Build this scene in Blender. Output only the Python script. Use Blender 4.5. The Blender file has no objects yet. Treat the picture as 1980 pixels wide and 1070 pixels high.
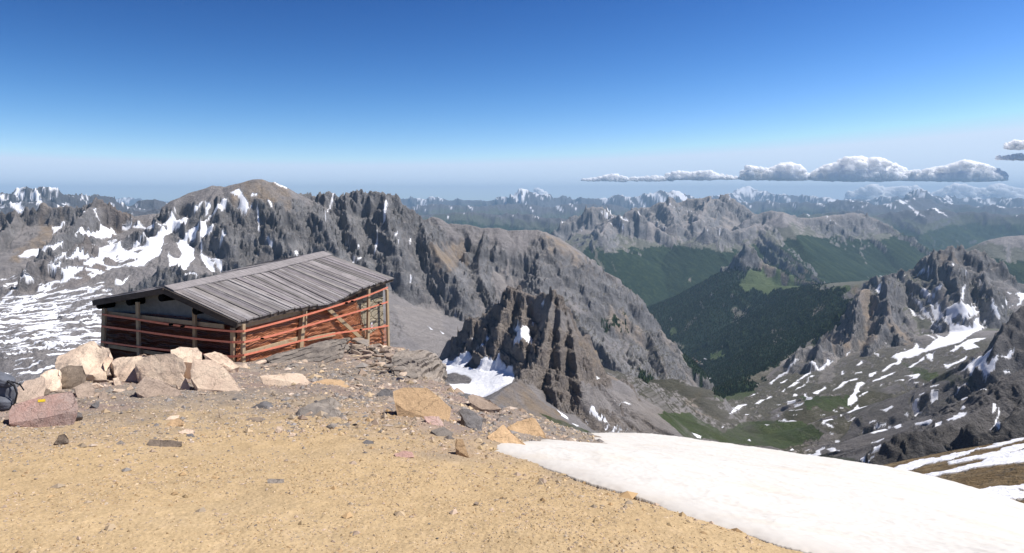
import bpy, math, random
import numpy as np
Q = 1.0            # terrain density
F = 1400.0         # focal length in photo pixels (photo 1980 x 1070)
YH = 380.0         # row of the level line in the photo
PITCH = math.atan((535.0 - YH) / F)
CP, SP = math.cos(PITCH), math.sin(PITCH)
sc = bpy.context.scene
COL = sc.collection
R = math.radians
rnd = random.Random(7)

def ray(px, py):
    cx, cy = (px - 990.0) / F, (535.0 - py) / F
    return cx, CP + SP * cy, -SP + CP * cy
def P3(px, py, D):
    """point seen at photo pixel (px, py) that lies D metres ahead of the camera"""
    x, y, z = ray(px, py)
    k = D / y
    return (x * k, D, z * k)

# ---------------------------------------------------------------- noise
_rs = np.random.RandomState(5)
_ang = _rs.rand(1024) * 2 * np.pi
_GX, _GY = np.cos(_ang).astype(np.float32), np.sin(_ang).astype(np.float32)
def gnoise(x, y, seed=0):
    x = np.asarray(x, np.float32); y = np.asarray(y, np.float32)
    fx, fy = np.floor(x), np.floor(y)
    ix, iy = fx.astype(np.int64), fy.astype(np.int64)
    x = x - fx; y = y - fy
    def g(a, b):
        h = (a * 374761393 + b * 668265263 + seed * 974634777) & 0xffffffff
        h = ((h ^ (h >> 13)) * 1274126177) & 0xffffffff
        h = (h ^ (h >> 16)) & 1023
        return h
    u = x * x * x * (x * (x * 6 - 15) + 10); v = y * y * y * (y * (y * 6 - 15) + 10)
    h = g(ix, iy); n00 = _GX[h] * x + _GY[h] * y
    h = g(ix + 1, iy); n10 = _GX[h] * (x - 1) + _GY[h] * y
    h = g(ix, iy + 1); n01 = _GX[h] * x + _GY[h] * (y - 1)
    h = g(ix + 1, iy + 1); n11 = _GX[h] * (x - 1) + _GY[h] * (y - 1)
    a = n00 + u * (n10 - n00); b = n01 + u * (n11 - n01)
    return 1.4 * (a + v * (b - a))
def fbm(x, y, octv=4, seed=0, gain=.5, lac=2.03):
    s = 0; a = 1.0; t = 0
    for k in range(octv):
        s = s + a * gnoise(x, y, seed + k); t += a
        x = x * lac + 17.3; y = y * lac - 9.1; a *= gain
    return s / t
def ridged(x, y, octv=4, seed=0, gain=.5, lac=2.07):
    s = 0; a = 1.0; t = 0; w = 1.0
    for k in range(octv):
        n = 1 - np.abs(gnoise(x, y, seed + k)) * 1.6
        n = np.clip(n, 0, 1) ** 2 * w
        w = np.clip(n * 1.6, .25, 1)
        s = s + a * n; t += a
        x = x * lac + 31.7; y = y * lac + 11.9; a *= gain
    return s / t
def sstep(a, b, x):
    t = np.clip((x - a) / (b - a), 0, 1)
    return t * t * (3 - 2 * t)

# ---------------------------------------------------------------- objects
def setp(o, label=None, cat=None, group=None, kind=None):
    if label: o['label'] = label
    if cat: o['category'] = cat
    if group: o['group'] = group
    if kind: o['kind'] = kind
    return o
def mesh_np(name, V, Fc, mat=None, attrs=None, smooth=True, parent=None, colors=None):
    """V (n,3), Fc (m,4) or (m,3) numpy arrays"""
    me = bpy.data.meshes.new(name)
    V = np.ascontiguousarray(V, np.float32); Fc = np.ascontiguousarray(Fc, np.int32)
    n, k = Fc.shape
    me.vertices.add(len(V)); me.vertices.foreach_set('co', V.ravel())
    me.loops.add(n * k); me.loops.foreach_set('vertex_index', Fc.ravel())
    me.polygons.add(n)
    me.polygons.foreach_set('loop_start', np.arange(0, n * k, k, dtype=np.int32))
    me.polygons.foreach_set('loop_total', np.full(n, k, np.int32))
    me.polygons.foreach_set('use_smooth', np.full(n, smooth, bool))
    for an, av in (attrs or {}).items():
        a = me.attributes.new(an, 'FLOAT', 'POINT'); a.data.foreach_set('value', np.ascontiguousarray(av, np.float32).ravel())
    if colors is not None:
        a = me.color_attributes.new('Col', 'FLOAT_COLOR', 'POINT')
        c4 = np.ones((len(V), 4), np.float32); c4[:, :3] = colors
        a.data.foreach_set('color', c4.ravel())
    me.update(calc_edges=True)
    if mat: me.materials.append(mat)
    o = bpy.data.objects.new(name, me); COL.objects.link(o)
    if parent: o.parent = parent
    return o

# ---------------------------------------------------------------- node helpers
def newmat(name):
    m = bpy.data.materials.new(name); m.use_nodes = True
    nt = m.node_tree; nt.nodes.clear()
    out = nt.nodes.new('ShaderNodeOutputMaterial')
    return m, nt, out
def N(nt, kind, inputs=None, **props):
    n = nt.nodes.new(kind)
    for k, v in props.items(): setattr(n, k, v)
    for k, v in (inputs or {}).items():
        if hasattr(v, 'is_output') or isinstance(v, bpy.types.NodeSocket): nt.links.new(v, n.inputs[k])
        else: n.inputs[k].default_value = v
    return n
def ramp(nt, fac, stops, interp='LINEAR'):
    n = nt.nodes.new('ShaderNodeValToRGB'); n.color_ramp.interpolation = interp
    e = n.color_ramp.elements
    while len(e) < len(stops): e.new(0.5)
    for i, (p, c) in enumerate(stops):
        e[i].position = p; e[i].color = (c[0], c[1], c[2], 1) if len(c) == 3 else c
    nt.links.new(fac, n.inputs[0])
    return n.outputs[0]
def mixc(nt, fac, a, b, mode='MIX'):
    n = nt.nodes.new('ShaderNodeMix'); n.data_type = 'RGBA'; n.blend_type = mode
    for i, v in ((0, fac), (6, a), (7, b)):
        if isinstance(v, bpy.types.NodeSocket): nt.links.new(v, n.inputs[i])
        else:
            n.inputs[i].default_value = v if i == 0 else ((v[0], v[1], v[2], 1) if len(v) == 3 else v)
    return n.outputs[2]
def mth(nt, op, a, b=0.0, c=None):
    n = nt.nodes.new('ShaderNodeMath'); n.operation = op
    for i, v in enumerate((a, b, c)):
        if v is None: continue
        if isinstance(v, bpy.types.NodeSocket): nt.links.new(v, n.inputs[i])
        else: n.inputs[i].default_value = v
    return n.outputs[0]
def principled(nt, out, color, rough=.8, normal=None, spec=.3):
    p = nt.nodes.new('ShaderNodeBsdfPrincipled')
    if isinstance(color, bpy.types.NodeSocket): nt.links.new(color, p.inputs['Base Color'])
    else: p.inputs['Base Color'].default_value = (*color, 1)
    if isinstance(rough, bpy.types.NodeSocket): nt.links.new(rough, p.inputs['Roughness'])
    else: p.inputs['Roughness'].default_value = rough
    p.inputs['Specular IOR Level'].default_value = spec
    if normal is not None: nt.links.new(normal, p.inputs['Normal'])
    nt.links.new(p.outputs[0], out.inputs['Surface'])
    return p
def bump(nt, h, strength=.4, dist=.02, normal=None):
    n = nt.nodes.new('ShaderNodeBump'); n.inputs['Strength'].default_value = strength; n.inputs['Distance'].default_value = dist
    nt.links.new(h, n.inputs['Height'])
    if normal is not None: nt.links.new(normal, n.inputs['Normal'])
    return n.outputs[0]
def noise_tex(nt, vec, scale, detail=4, rough=.55, dist=0.0):
    n = N(nt, 'ShaderNodeTexNoise', {'Scale': scale, 'Detail': detail, 'Roughness': rough, 'Distortion': dist})
    nt.links.new(vec, n.inputs['Vector']); return n.outputs[0]

# ---------------------------------------------------------------- camera, light, sky
cam_d = bpy.data.cameras.new('camera'); cam = bpy.data.objects.new('camera', cam_d); COL.objects.link(cam)
cam_d.sensor_width = 36.0; cam_d.lens = 36.0 * F / 1980.0
cam_d.clip_start = .05; cam_d.clip_end = 400000
cam.location = (0, 0, 0); cam.rotation_euler = (R(90) - PITCH, 0, 0)
sc.camera = cam
SKY_GRADE = ((3.6, 78, .438), (2.7, 19.1, .602), (2.3, 10.7, .78))
SUN_EL, SUN_AZ = 58.0, 80.0     # azimuth measured from straight ahead towards the right
sd = bpy.data.lights.new('sun', 'SUN'); so = bpy.data.objects.new('sun', sd); COL.objects.link(so)
sd.energy = 5.0; sd.angle = R(.5); sd.color = (1.0, .955, .90)
so.rotation_euler = (R(90 - SUN_EL), 0, -R(SUN_AZ) + math.pi)
so.rotation_euler = (R(90 - SUN_EL), 0, R(180) - R(SUN_AZ))
w = bpy.data.worlds.new('World'); sc.world = w; w.use_nodes = True
wn = w.node_tree; wn.nodes.clear()
wo = wn.nodes.new('ShaderNodeOutputWorld'); bg = wn.nodes.new('ShaderNodeBackground')
sky = wn.nodes.new('ShaderNodeTexSky'); sky.sky_type = 'NISHITA'; sky.sun_disc = False
sky.sun_elevation = R(SUN_EL); sky.sun_rotation = R(SUN_AZ)
sky.altitude = 2000; sky.air_density = 1.0; sky.dust_density = 1.3; sky.ozone_density = 2.5
wtc = wn.nodes.new('ShaderNodeTexCoord')      # from a 3000 m summit the horizon lies below the level line
wva = wn.nodes.new('ShaderNodeVectorMath'); wva.operation = 'ADD'; wva.inputs[1].default_value = (0, 0, .035)
wvn = wn.nodes.new('ShaderNodeVectorMath'); wvn.operation = 'NORMALIZE'
wn.links.new(wtc.outputs['Generated'], wva.inputs[0]); wn.links.new(wva.outputs[0], wvn.inputs[0]); wn.links.new(wvn.outputs[0], sky.inputs['Vector'])
wg1 = wn.nodes.new('ShaderNodeMix'); wg1.data_type = 'RGBA'; wg1.blend_type = 'MULTIPLY'; wg1.inputs[0].default_value = 1.0; wg1.inputs[7].default_value = (.122, .122, .122, 1); wg1.clamp_result = False
wsp = wn.nodes.new('ShaderNodeSeparateColor'); wcb = wn.nodes.new('ShaderNodeCombineColor')   # per-channel contrast of the sky, as the camera's colour profile gives it
wn.links.new(sky.outputs[0], wg1.inputs[6]); wn.links.new(wg1.outputs[2], wsp.inputs[0])
for i_, (g_, k_, m_) in enumerate(SKY_GRADE):
    mn = wn.nodes.new('ShaderNodeMath'); mn.operation = 'MINIMUM'; mn.inputs[1].default_value = m_; wn.links.new(wsp.outputs[i_], mn.inputs[0])
    pw = wn.nodes.new('ShaderNodeMath'); pw.operation = 'POWER'; pw.inputs[1].default_value = g_; wn.links.new(mn.outputs[0], pw.inputs[0])
    ml = wn.nodes.new('ShaderNodeMath'); ml.operation = 'MULTIPLY'; ml.inputs[1].default_value = k_; wn.links.new(pw.outputs[0], ml.inputs[0]); wn.links.new(ml.outputs[0], wcb.inputs[i_])
wn.links.new(wcb.outputs[0], bg.inputs[0]); wn.links.new(bg.outputs[0], wo.inputs[0]); bg.inputs[1].default_value = .15
sc.view_settings.view_transform = 'Standard'; sc.view_settings.look = 'None'
sc.view_settings.exposure = 0.25; sc.view_settings.gamma = 1.0
sc.render.engine = 'CYCLES'
sc.cycles.use_denoising = True
try: sc.cycles.denoiser = 'OPENIMAGEDENOISE'
except Exception: pass
sc.cycles.max_bounces = 6; sc.cycles.diffuse_bounces = 3; sc.cycles.volume_bounces = 0
sc.cycles.transparent_max_bounces = 16
# ================================================================ MOUNTAINS
T_MAX = 47.0
def make_r():
    segs = [(230, 700, .0030), (700, 1040, .0021), (1040, 1440, .0010), (1440, 6000, .0021), (6000, 16000, .0032), (16000, 61000, .0055)]
    r = []
    for a, b, s in segs:
        n = int(math.log(b / a) / (s / Q)); r.append(a * (b / a) ** (np.arange(n) / n))
    return np.concatenate(r + [np.array([61000.0])])
Rr = make_r()
n_in = int(1150 * Q)
th = np.concatenate([np.linspace(-T_MAX, -37, max(8, int(60 * Q)), endpoint=False), np.linspace(-37, 37, n_in), np.linspace(37, T_MAX, max(8, int(60 * Q)) + 1)[1:]])
TH = np.radians(th)
NR, NT = len(Rr), len(TH)
X = (Rr[:, None] * np.sin(TH)[None, :]).astype(np.float32)
Y = (Rr[:, None] * np.cos(TH)[None, :]).astype(np.float32)

# ---- valley floors and aprons: points (px, py, depth)
FLOOR = [
 (0,450,3000),(120,470,2850),(250,450,2880),(310,428,2950),(0,560,2350),(100,520,2600),(200,520,2500),(300,540,2400),(100,600,2100),(220,600,2100),(0,640,1850),(120,680,1600),
 (0,740,1400),(150,740,1400),(-150,700,1500),(-150,560,2400),(330,620,2100),(450,590,2350),(600,600,2350),(700,580,2450),(780,610,2450),(830,650,2200),(860,700,1800),
 (880,680,1560),(930,700,1400),(880,770,1180),(600,800,1100),(300,820,1100),(0,830,1100),(960,790,950),(1040,800,960),(1120,838,960),(1200,835,1250),
 (1180,750,1550),(1260,800,1600),(1300,850,1350),(1300,770,2100),(1370,790,2300),(1385,815,2150),(1400,765,2900),(1330,760,2700),(1440,800,2350),(1500,870,1650),(1400,850,1750),(1600,900,1450),(1250,900,1100),(1500,960,1000),
 (1500,790,2450),(1450,748,3250),(1550,742,2900),(1650,785,2300),(1650,725,2900),(1750,810,1950),(1750,705,2950),(1700,680,3250),(1850,750,2150),(1850,665,3050),(1900,650,3300),(1940,700,2500),
 (1800,850,1550),(1880,830,1500),(1700,880,1500),(2100,700,2500),(2100,800,1500),(1900,950,900),(2200,900,900),
 (1350,702,6500),(1400,715,5900),(1310,670,7300),(1420,690,6400),(1300,640,8200),(1285,610,9500),(1265,598,10500),(1240,560,13000),
 (1300,560,13000),(1100,500,14500),(950,460,17000),(700,450,18000),(300,430,19000),(0,425,20000),(1500,500,16000),(1700,480,15000),(1850,500,12500),(1980,520,10500),(1700,540,10500),(1560,555,10200),(1900,470,17000),
 (-900,470,9000),(-900,440,17000),(-400,440,10000),(-400,430,17000),(0,440,9000),(-900,520,4500),(-900,650,2500),(-900,800,1200),(2900,470,9000),(2900,440,17000),(2400,460,14000),(2900,600,4500),(2900,700,2500),(2900,900,1200),(-900,405,36000),(2900,412,36000),(-900,393,69000),(2900,397,69000),(300,425,8000),(600,470,7000),(900,500,8000),(2300,520,7000),
 (-900,1000,500),(0,1000,500),(700,1000,500),(1300,1000,600),(2900,1050,500),(-900,1150,230),(500,1150,230),(1200,1150,230),(2000,1250,230),(2900,1250,230),
 (900,688,1450),(950,692,1340),(978,722,1230),(940,742,1230),(880,722,1330),(1350,775,3900),(1300,760,4600),(1400,775,4400),(1380,800,3500),(1450,760,4200),(0,425,5000),(300,428,5000),(500,428,5000),(300,422,12000),(0,422,12000),(600,428,12000),(300,416,26000),(0,416,26000),(800,440,7000),(800,435,10000),(-400,430,5000),(-100,440,3800),(200,435,3800),
 (0,410,36000),(500,405,36000),(1000,408,36000),(1500,410,36000),(2000,412,36000),(0,395,69000),(1000,396,69000),(2000,397,69000)]
def hole_z(fl):
    P = np.array([P3(*f) for f in fl]); r = np.hypot(P[:, 0], P[:, 1])
    return np.stack([np.arctan2(P[:, 0], P[:, 1]) * 2.2, np.log(r), P[:, 2]], 1)
def tps_fit(uv, z, lam=1e-3):
    d = np.linalg.norm(uv[:, None] - uv[None], axis=2); K = np.where(d > 0, d * d * np.log(d + 1e-12), 0)
    n = len(uv); A = np.zeros((n + 3, n + 3)); A[:n, :n] = K + lam * np.eye(n)
    Pm = np.c_[np.ones(n), uv]; A[:n, n:] = Pm; A[n:, :n] = Pm.T
    return np.linalg.solve(A, np.r_[z, 0, 0, 0])
def tps_eval(uv, wts, u, v):
    s = wts[-3] + wts[-2] * u + wts[-1] * v
    for k in range(len(uv)):
        d2 = (u - uv[k, 0]) ** 2 + (v - uv[k, 1]) ** 2
        s = s + wts[k] * .5 * d2 * np.log(d2 + 1e-12)
    return s
fl = hole_z(FLOOR)
# fit z / r (elevation tangent) to stay scale free
ti = np.unique(np.linspace(0, NT - 1, 160).astype(int)); ri = np.unique(np.linspace(0, NR - 1, 260).astype(int))
wt = tps_fit(fl[:, :2], fl[:, 2] / np.exp(fl[:, 1]))
cu, cv = np.meshgrid(TH[ti] * 2.2, np.log(Rr[ri]))
cz = tps_eval(fl[:, :2], wt, cu, cv)
tmp = np.stack([np.interp(np.arange(NT), ti, row) for row in cz])
base = np.empty((NR, NT), np.float32)
pos = np.interp(np.arange(NR), ri, np.arange(len(ri)))
i0 = np.clip(pos.astype(int), 0, len(ri) - 2); fr = (pos - i0)[:, None]
base = ((tmp[i0] * (1 - fr) + tmp[i0 + 1] * fr) * Rr[:, None]).astype(np.float32)

# ---- ridges.  (owner, [(px, py, depth)...], (slope1, width1, slope2, width2, slope3), gully amp, gully wavelength, crest roughness)
RD = []
def ridge(owner, pts, prof=(1.3, 120, .8, 300, .55), ga=.35, gl=220, rough=10, sy=0): RD.append((owner, pts, prof, ga, gl, rough))
ROCK, MED, SOFT = (1.9, 110, .9, 320, .6), (1.1, 200, .75, 500, .5), (.6, 300, .5, 800, .42)
# farthest skyline and far chains
FARP = (.75, 1500, .4, 6000, .2)
ridge('far_snow', [(-200,380,52000),(0,385,50000),(160,384,50000),(205,381,48000),(222,379,48000),(235,376,48000),(250,379,48000),(264,378,48000),(280,383,48000),(340,385,50000),(500,380,50000),(570,375,48000),(600,371,48000),(620,377,48000),(700,385,50000)], FARP, .35, 2500, 90)
ridge('far_snow', [(740,384,42000),(780,380,40000),(797,378,40000),(810,376,40000),(825,379,40000),(838,374,40000),(850,377,40000),(870,380,40000),(900,382,40000),(925,384,40000),(950,382,40000),(970,380,38000),(985,378,38000),(1000,369,38000),(1015,358,38000),(1030,368,38000),(1042,375,38000),(1062,373,40000),(1075,377,40000),(1110,382,42000),(1130,377,40000),(1160,376,40000),(1180,380,40000),(1200,375,39000),(1222,378,39000),(1245,371,38000),(1270,366,38000),(1283,369,38000),(1300,364,38000),(1320,371,38000),(1340,380,40000)], FARP, .35, 2200, 80)
ridge('far_snow', [(1360,380,44000),(1372,377,44000),(1384,374,44000),(1400,377,46000),(1420,372,54000),(1436,361,56000),(1448,354,56000),(1460,364,56000),(1478,371,54000),(1500,375,50000),(1525,374,48000),(1550,374,48000),(1580,379,46000),(1600,377,46000),(1620,382,46000),(1660,382,46000),(1690,384,46000),(1712,379,44000),(1730,375,44000),(1750,379,44000),(1766,375,42000),(1776,365,36000),(1783,362,36000),(1792,370,36000),(1803,378,38000),(1840,379,44000),(1865,377,44000),(1885,380,44000),(1905,378,44000),(1935,381,44000),(1962,386,40000),(1972,382,38000),(1990,384,40000),(2100,384,42000),(2250,388,42000)], FARP, .35, 2200, 80)
ridge('far_chain', [(740,398,27000),(800,395,27000),(860,392,27000),(930,397,27000),(1000,392,28000),(1060,396,28000),(1120,392,28000),(1200,394,28000)], (.5,1500,.33,5000,.22), .35, 1800, 60)
ridge('far_chain', [(700,412,19500),(800,412,19500),(900,408,19500),(1000,412,19500),(1090,420,18500),(1180,430,18000)], (.4,1500,.3,5000,.22), .4, 1400, 40)
ridge('far_chain', [(1420,392,33000),(1480,386,33000),(1540,390,32000),(1600,388,31000),(1640,385,30000),(1680,392,28000),(1730,388,28000),(1780,379,30000),(1830,391,30000),(1880,393,29000),(1940,396,28000),(2000,398,28000),(2200,398,28000)], (.5,1500,.33,5000,.22), .4, 1600, 80)
ridge('far_chain', [(1560,412,21000),(1610,408,21000),(1660,404,20500),(1690,412,20500),(1725,406,20500),(1770,404,20000),(1812,401,20000),(1850,408,20000),(1900,406,19500),(1950,412,19000),(2050,410,18000)], (.5,900,.36,4000,.22), .45, 1300, 50)
ridge('far_chain', [(1812,401,20000),(1800,430,17500),(1780,460,15500)], (.5,500,.4,3000,.22), .45, 900, 50)
# left background
ridge('back_range', [(-200,375,12500),(-60,372,12500),(0,365,12500),(18,369,12500),(35,363,12500),(70,359,12500),(96,358,12500),(110,364,12500),(130,370,12600),(160,374,13000),(190,377,13500),(215,385,14000),(240,392,14500),(280,400,15000)], (.9,350,.5,1500,.35), .4, 700, 30)
ridge('back_range', [(30,392,10500),(70,383,10500),(100,392,10500),(150,400,10800)], (.5,500,.4,1500,.3), .3, 500, 15)
ridge('back_range', [(200,400,15500),(245,393,15500),(275,382,15500),(298,382,15500),(330,393,15500),(380,405,15500)], (.6,500,.4,1500,.3), .4, 600, 25)
ridge('back_range', [(215,412,11000),(260,405,11000),(330,402,11000),(400,410,11000)], (.4,700,.35,1500,.3), .4, 600, 15)
# middle ranges beyond the valley
ridge('middle_range', [(1062,448,11800),(1078,432,11800),(1090,420,11900),(1105,412,12000),(1126,404,12000),(1138,397,12000),(1150,393,12000),(1168,395,12000),(1178,407,12000),(1190,414,12000)], (1.2,350,.5,1000,.42), .5, 420, 35)
ridge('middle_range', [(1186,418,11300),(1200,411,11200),(1208,404,11200),(1222,402,11200),(1236,412,11100),(1262,432,11000),(1300,452,10800)], (1.0,350,.5,1000,.42), .5, 420, 30)
ridge('middle_range', [(1190,414,12000),(1172,432,11000),(1160,455,10200)], (.7,300,.5,1000,.42), .5, 420, 25)
ridge('middle_range', [(1225,402,13600),(1240,396,13600),(1265,393,13600),(1282,388,13600),(1295,381,13600),(1308,387,13600),(1330,382,13600),(1352,381,13600),(1372,377,13600),(1385,380,13600),(1402,373,13600),(1418,378,13500),(1435,392,13300),(1448,402,13200),(1462,410,13000)], (.9,500,.5,1500,.38), .5, 600, 35)
ridge('middle_range', [(1295,381,13600),(1300,405,12500),(1312,435,11500)], (.8,300,.5,900,.42), .5, 400, 30)
ridge('middle_range', [(1372,377,13600),(1362,402,12700),(1345,430,11600)], (.8,300,.5,900,.42), .5, 400, 30)
ridge('middle_range', [(1345,470,10300),(1358,445,10400),(1368,432,10500),(1385,440,10500),(1420,442,10600),(1445,438,10800),(1462,431,11200),(1480,434,11200),(1500,445,10700)], (.9,250,.5,800,.45), .5, 380, 25)
ridge('middle_range', [(1440,425,12300),(1466,412,12400),(1492,406,12400),(1512,409,12400),(1540,418,12400),(1566,420,12400),(1600,415,12600),(1645,410,12800),(1662,410,12800),(1680,415,12800),(1715,431,12600),(1745,450,12400),(1790,475,12000),(1830,500,11500)], (.7,500,.5,1500,.42), .45, 520, 15)
ridge('middle_range', [(1512,409,12400),(1525,440,11000),(1560,480,9900)], (.6,300,.5,900,.42), .5, 400, 15)
ridge('middle_range', [(1460,431,11200),(1500,460,10200),(1540,500,9300),(1590,540,8700)], (.7,300,.5,900,.42), .5, 400, 25)
ridge('middle_range', [(1350,560,8700),(1385,525,8500),(1405,505,8300),(1430,485,8200),(1444,468,8200),(1456,473,8200),(1470,485,8150),(1478,500,8100),(1500,512,8000),(1550,535,7700),(1600,545,7300)], (1.6,170,.6,600,.42), .45, 260, 25)
ridge('valley_side', [(1340,545,9500),(1325,565,9300),(1300,590,9200)], (.6,200,.5,600,.45), .5, 300, 20)
ridge('right_range', [(1800,520,9500),(1850,495,9200),(1880,474,9000),(1910,461,9000),(1945,455,9000),(1985,453,9000),(2100,440,9000),(2250,440,9000)], (.6,400,.5,1200,.42), .5, 400, 15)
# plateau shoulder and wooded spur right of the valley
ridge('valley_side', [(1440,548,7400),(1500,552,7200),(1560,553,6900),(1620,548,6300),(1660,542,5800),(1720,536,5200)], (.2,300,.65,700,.75), .35, 300, 8)
ridge('valley_side', [(1640,560,5600),(1625,600,4900),(1600,640,4300),(1560,670,3950),(1520,695,3700),(1470,720,3500),(1430,735,3350),(1395,748,3200)], (.4,60,.74,900,.75), .2, 200, 6)
# left massif
ridge('left_crag', [(-250,400,3300),(-100,412,3250),(0,412,3200),(14,402,3200),(28,401,3200),(40,404,3200),(55,402,3200),(66,395,3200),(74,389,3200),(92,390,3200),(112,392,3200),(130,390,3200),(150,393,3200),(165,394,3150)], (2.0,90,1.0,260,.6), .5, 130, 14)
ridge('left_crag', [(165,396,3050),(176,386,2980),(186,382,2950),(196,383,2950),(206,389,2950),(222,402,2950),(240,410,2950),(262,416,2950),(285,424,2950),(310,424,2980)], (1.8,80,.9,240,.6), .5, 120, 12)
ridge('left_crag', [(186,382,2950),(150,410,2800),(118,440,2650),(95,462,2560)], (1.5,50,.9,140,.6), .4, 90, 9)
ridge('left_crag', [(30,401,3200),(20,430,3000),(5,460,2800)], (1.6,60,1,140,.6), .4, 90, 9)
ridge('left_massif', [(300,424,3000),(318,412,3000),(335,398,3000),(350,385,3000),(372,372,3000),(398,364,3000),(415,358,3000),(428,358,3000),(440,361,3000),(462,355,3000),(480,348,3000),(498,345,3000),(512,348,3000),(535,354,3000),(552,361,3020),(566,372,3050),(580,376,3120)], (.62,120,1.0,330,.62), .45, 150, 7)
ridge('left_massif', [(440,361,3000),(425,385,2880),(428,410,2780),(440,440,2700),(452,475,2620),(462,510,2560)], (1.5,60,1.0,160,.62), .4, 90, 12)
ridge('left_massif', [(566,372,3050),(590,400,2950),(620,425,2850),(640,455,2760),(655,480,2700),(668,510,2620)], (1.5,60,1.0,200,.62), .4, 100, 12)
ridge('left_massif', [(498,345,3000),(520,385,2880),(540,425,2780),(560,470,2680),(570,500,2600)], (1.3,60,1.0,200,.62), .4, 100, 10)
ridge('left_massif', [(572,376,3200),(600,374,3250),(620,372,3250),(632,368,3250),(645,372,3250),(656,374,3250),(668,368,3250),(690,366,3250),(708,366,3250),(716,371,3250),(724,368,3250),(740,369,3250),(752,370,3250),(764,375,3250),(776,380,3250),(784,388,3250),(800,398,3250),(815,408,3280),(830,420,3300),(848,432,3350)], (1.7,130,1.0,330,.62), .45, 140, 9)
ridge('left_massif', [(752,370,3250),(748,400,3120),(752,435,3000),(760,470,2900),(770,500,2840),(775,525,2790)], (1.5,60,1.0,170,.62), .4, 90, 12)
ridge('left_massif', [(668,368,3250),(672,405,3100),(680,440,3000),(700,480,2880),(715,520,2780)], (1.5,60,1.0,170,.62), .4, 90, 12)
ridge('left_massif', [(815,408,3280),(830,440,3150),(845,475,3020),(860,505,2930),(875,530,2860),(885,560,2780)], (1.5,60,1.0,170,.62), .4, 90, 12)
ridge('left_massif', [(836,426,3600),(842,418,3600),(852,420,3600),(864,432,3600),(885,431,3600),(905,434,3600),(935,440,3600),(965,439,3600),(985,446,3600),(1002,444,3600),(1020,444,3600),(1038,444,3600),(1052,449,3620),(1065,453,3650),(1085,464,3700),(1112,480,3800),(1140,500,3850),(1160,526,3900),(1170,542,3950)], (.6,190,1.4,270,1.2), .4, 170, 7)
ridge('left_massif', [(1160,526,3900),(1172,545,3900),(1192,563,3850),(1214,584,3800),(1234,612,3700),(1248,635,3600),(1262,656,3450),(1276,682,3300),(1284,706,3150),(1286,735,2950)], (1.0,120,1.3,400,1.3), .4, 130, 6)
ridge('left_massif', [(940,440,3600),(930,480,3350),(925,520,3180),(940,560,3000),(950,590,2850)], (1.4,70,1.0,170,1.0), .4, 100, 10)
ridge('left_massif', [(1052,449,3620),(1040,490,3420),(1040,530,3260),(1050,570,3100),(1062,600,2950)], (1.2,70,1.0,170,1.15), .4, 100, 10)
ridge('left_massif', [(1150,515,3850),(1120,550,3600),(1105,590,3300),(1120,620,3100),(1150,650,2950),(1190,690,2800)], (.9,80,.9,170,1.05), .4, 110, 9)
ridge('left_massif', [(1225,590,3800),(1212,640,3500),(1220,680,3250),(1240,715,3000)], (.8,80,.9,170,1.15), .4, 110, 8)
# rocky brow below the big peak and knob in the bowl
ridge('left_massif', [(245,560,2250),(270,530,2250),(300,512,2270),(340,512,2270),(380,522,2250),(420,530,2230),(470,545,2200)], (1.3,50,.8,120,.55), .4, 70, 7)
ridge('left_massif', [(225,462,2700),(235,448,2720),(255,446,2730),(275,450,2730),(285,462,2700)], (1.6,40,.9,60,.6), .4, 60, 5)
ridge('left_crag', [(50,515,2350),(80,500,2400),(110,492,2430),(140,480,2470),(165,462,2520),(172,456,2540)], (1.4,40,.8,80,.5), .4, 60, 6)
# spire in the middle
ridge('spire', [(866,668,1500),(872,655,1480),(885,638,1470),(905,622,1450),(925,612,1430),(940,600,1420),(960,586,1400),(974,572,1390),(983,555,1380),(992,551,1375),(1001,556,1370),(1008,568,1360),(1020,576,1350),(1032,577,1345)], (2.3,34,1.1,60,.6), .5, 60, 9)
ridge('spire', [(1030,578,1345),(1037,566,1335),(1045,562,1330),(1053,566,1325),(1060,562,1320),(1070,558,1315),(1082,564,1310),(1088,578,1300),(1094,596,1290),(1100,612,1285),(1110,632,1280),(1122,645,1300),(1135,652,1320),(1148,661,1340),(1156,674,1350),(1162,692,1370)], (2.3,75,1.5,75,.62), .3, 70, 12)
ridge('spire', [(1008,566,1362),(1010,600,1318),(1008,640,1268),(1012,680,1215)], (1.8,30,1.4,50,.66), .3, 40, 7)
ridge('spire', [(1080,562,1312),(1082,600,1262),(1080,640,1220),(1082,700,1165),(1078,745,1120)], (1.9,60,1.4,60,.66), .3, 40, 8)
ridge('spire', [(1070,560,1315),(1058,600,1265),(1046,640,1220),(1040,680,1180),(1020,710,1145),(1000,735,1110)], (1.9,50,1.4,60,.66), .3, 45, 7)
ridge('spire', [(1094,598,1290),(1105,640,1230),(1112,680,1190),(1118,710,1160),(1125,735,1130)], (1.9,50,1.4,60,.66), .3, 45, 6)
ridge('spire', [(992,552,1375),(978,590,1335),(968,620,1315)], (2.2,28,1.2,40,.6), .45, 45, 6)
ridge('spire', [(930,610,1430),(918,636,1400)], (1.8,25,1.1,40,.6), .45, 40, 5)
ridge('spire', [(1000,735,1110),(985,745,1070),(962,762,1000),(930,790,900),(890,830,800)], (.55,60,.6,120,.55), .2, 60, 2)
ridge('spire', [(1060,700,1170),(1065,740,1110),(1080,765,1085)], (1.6,30,1,50,.62), .4, 40, 5)
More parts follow.
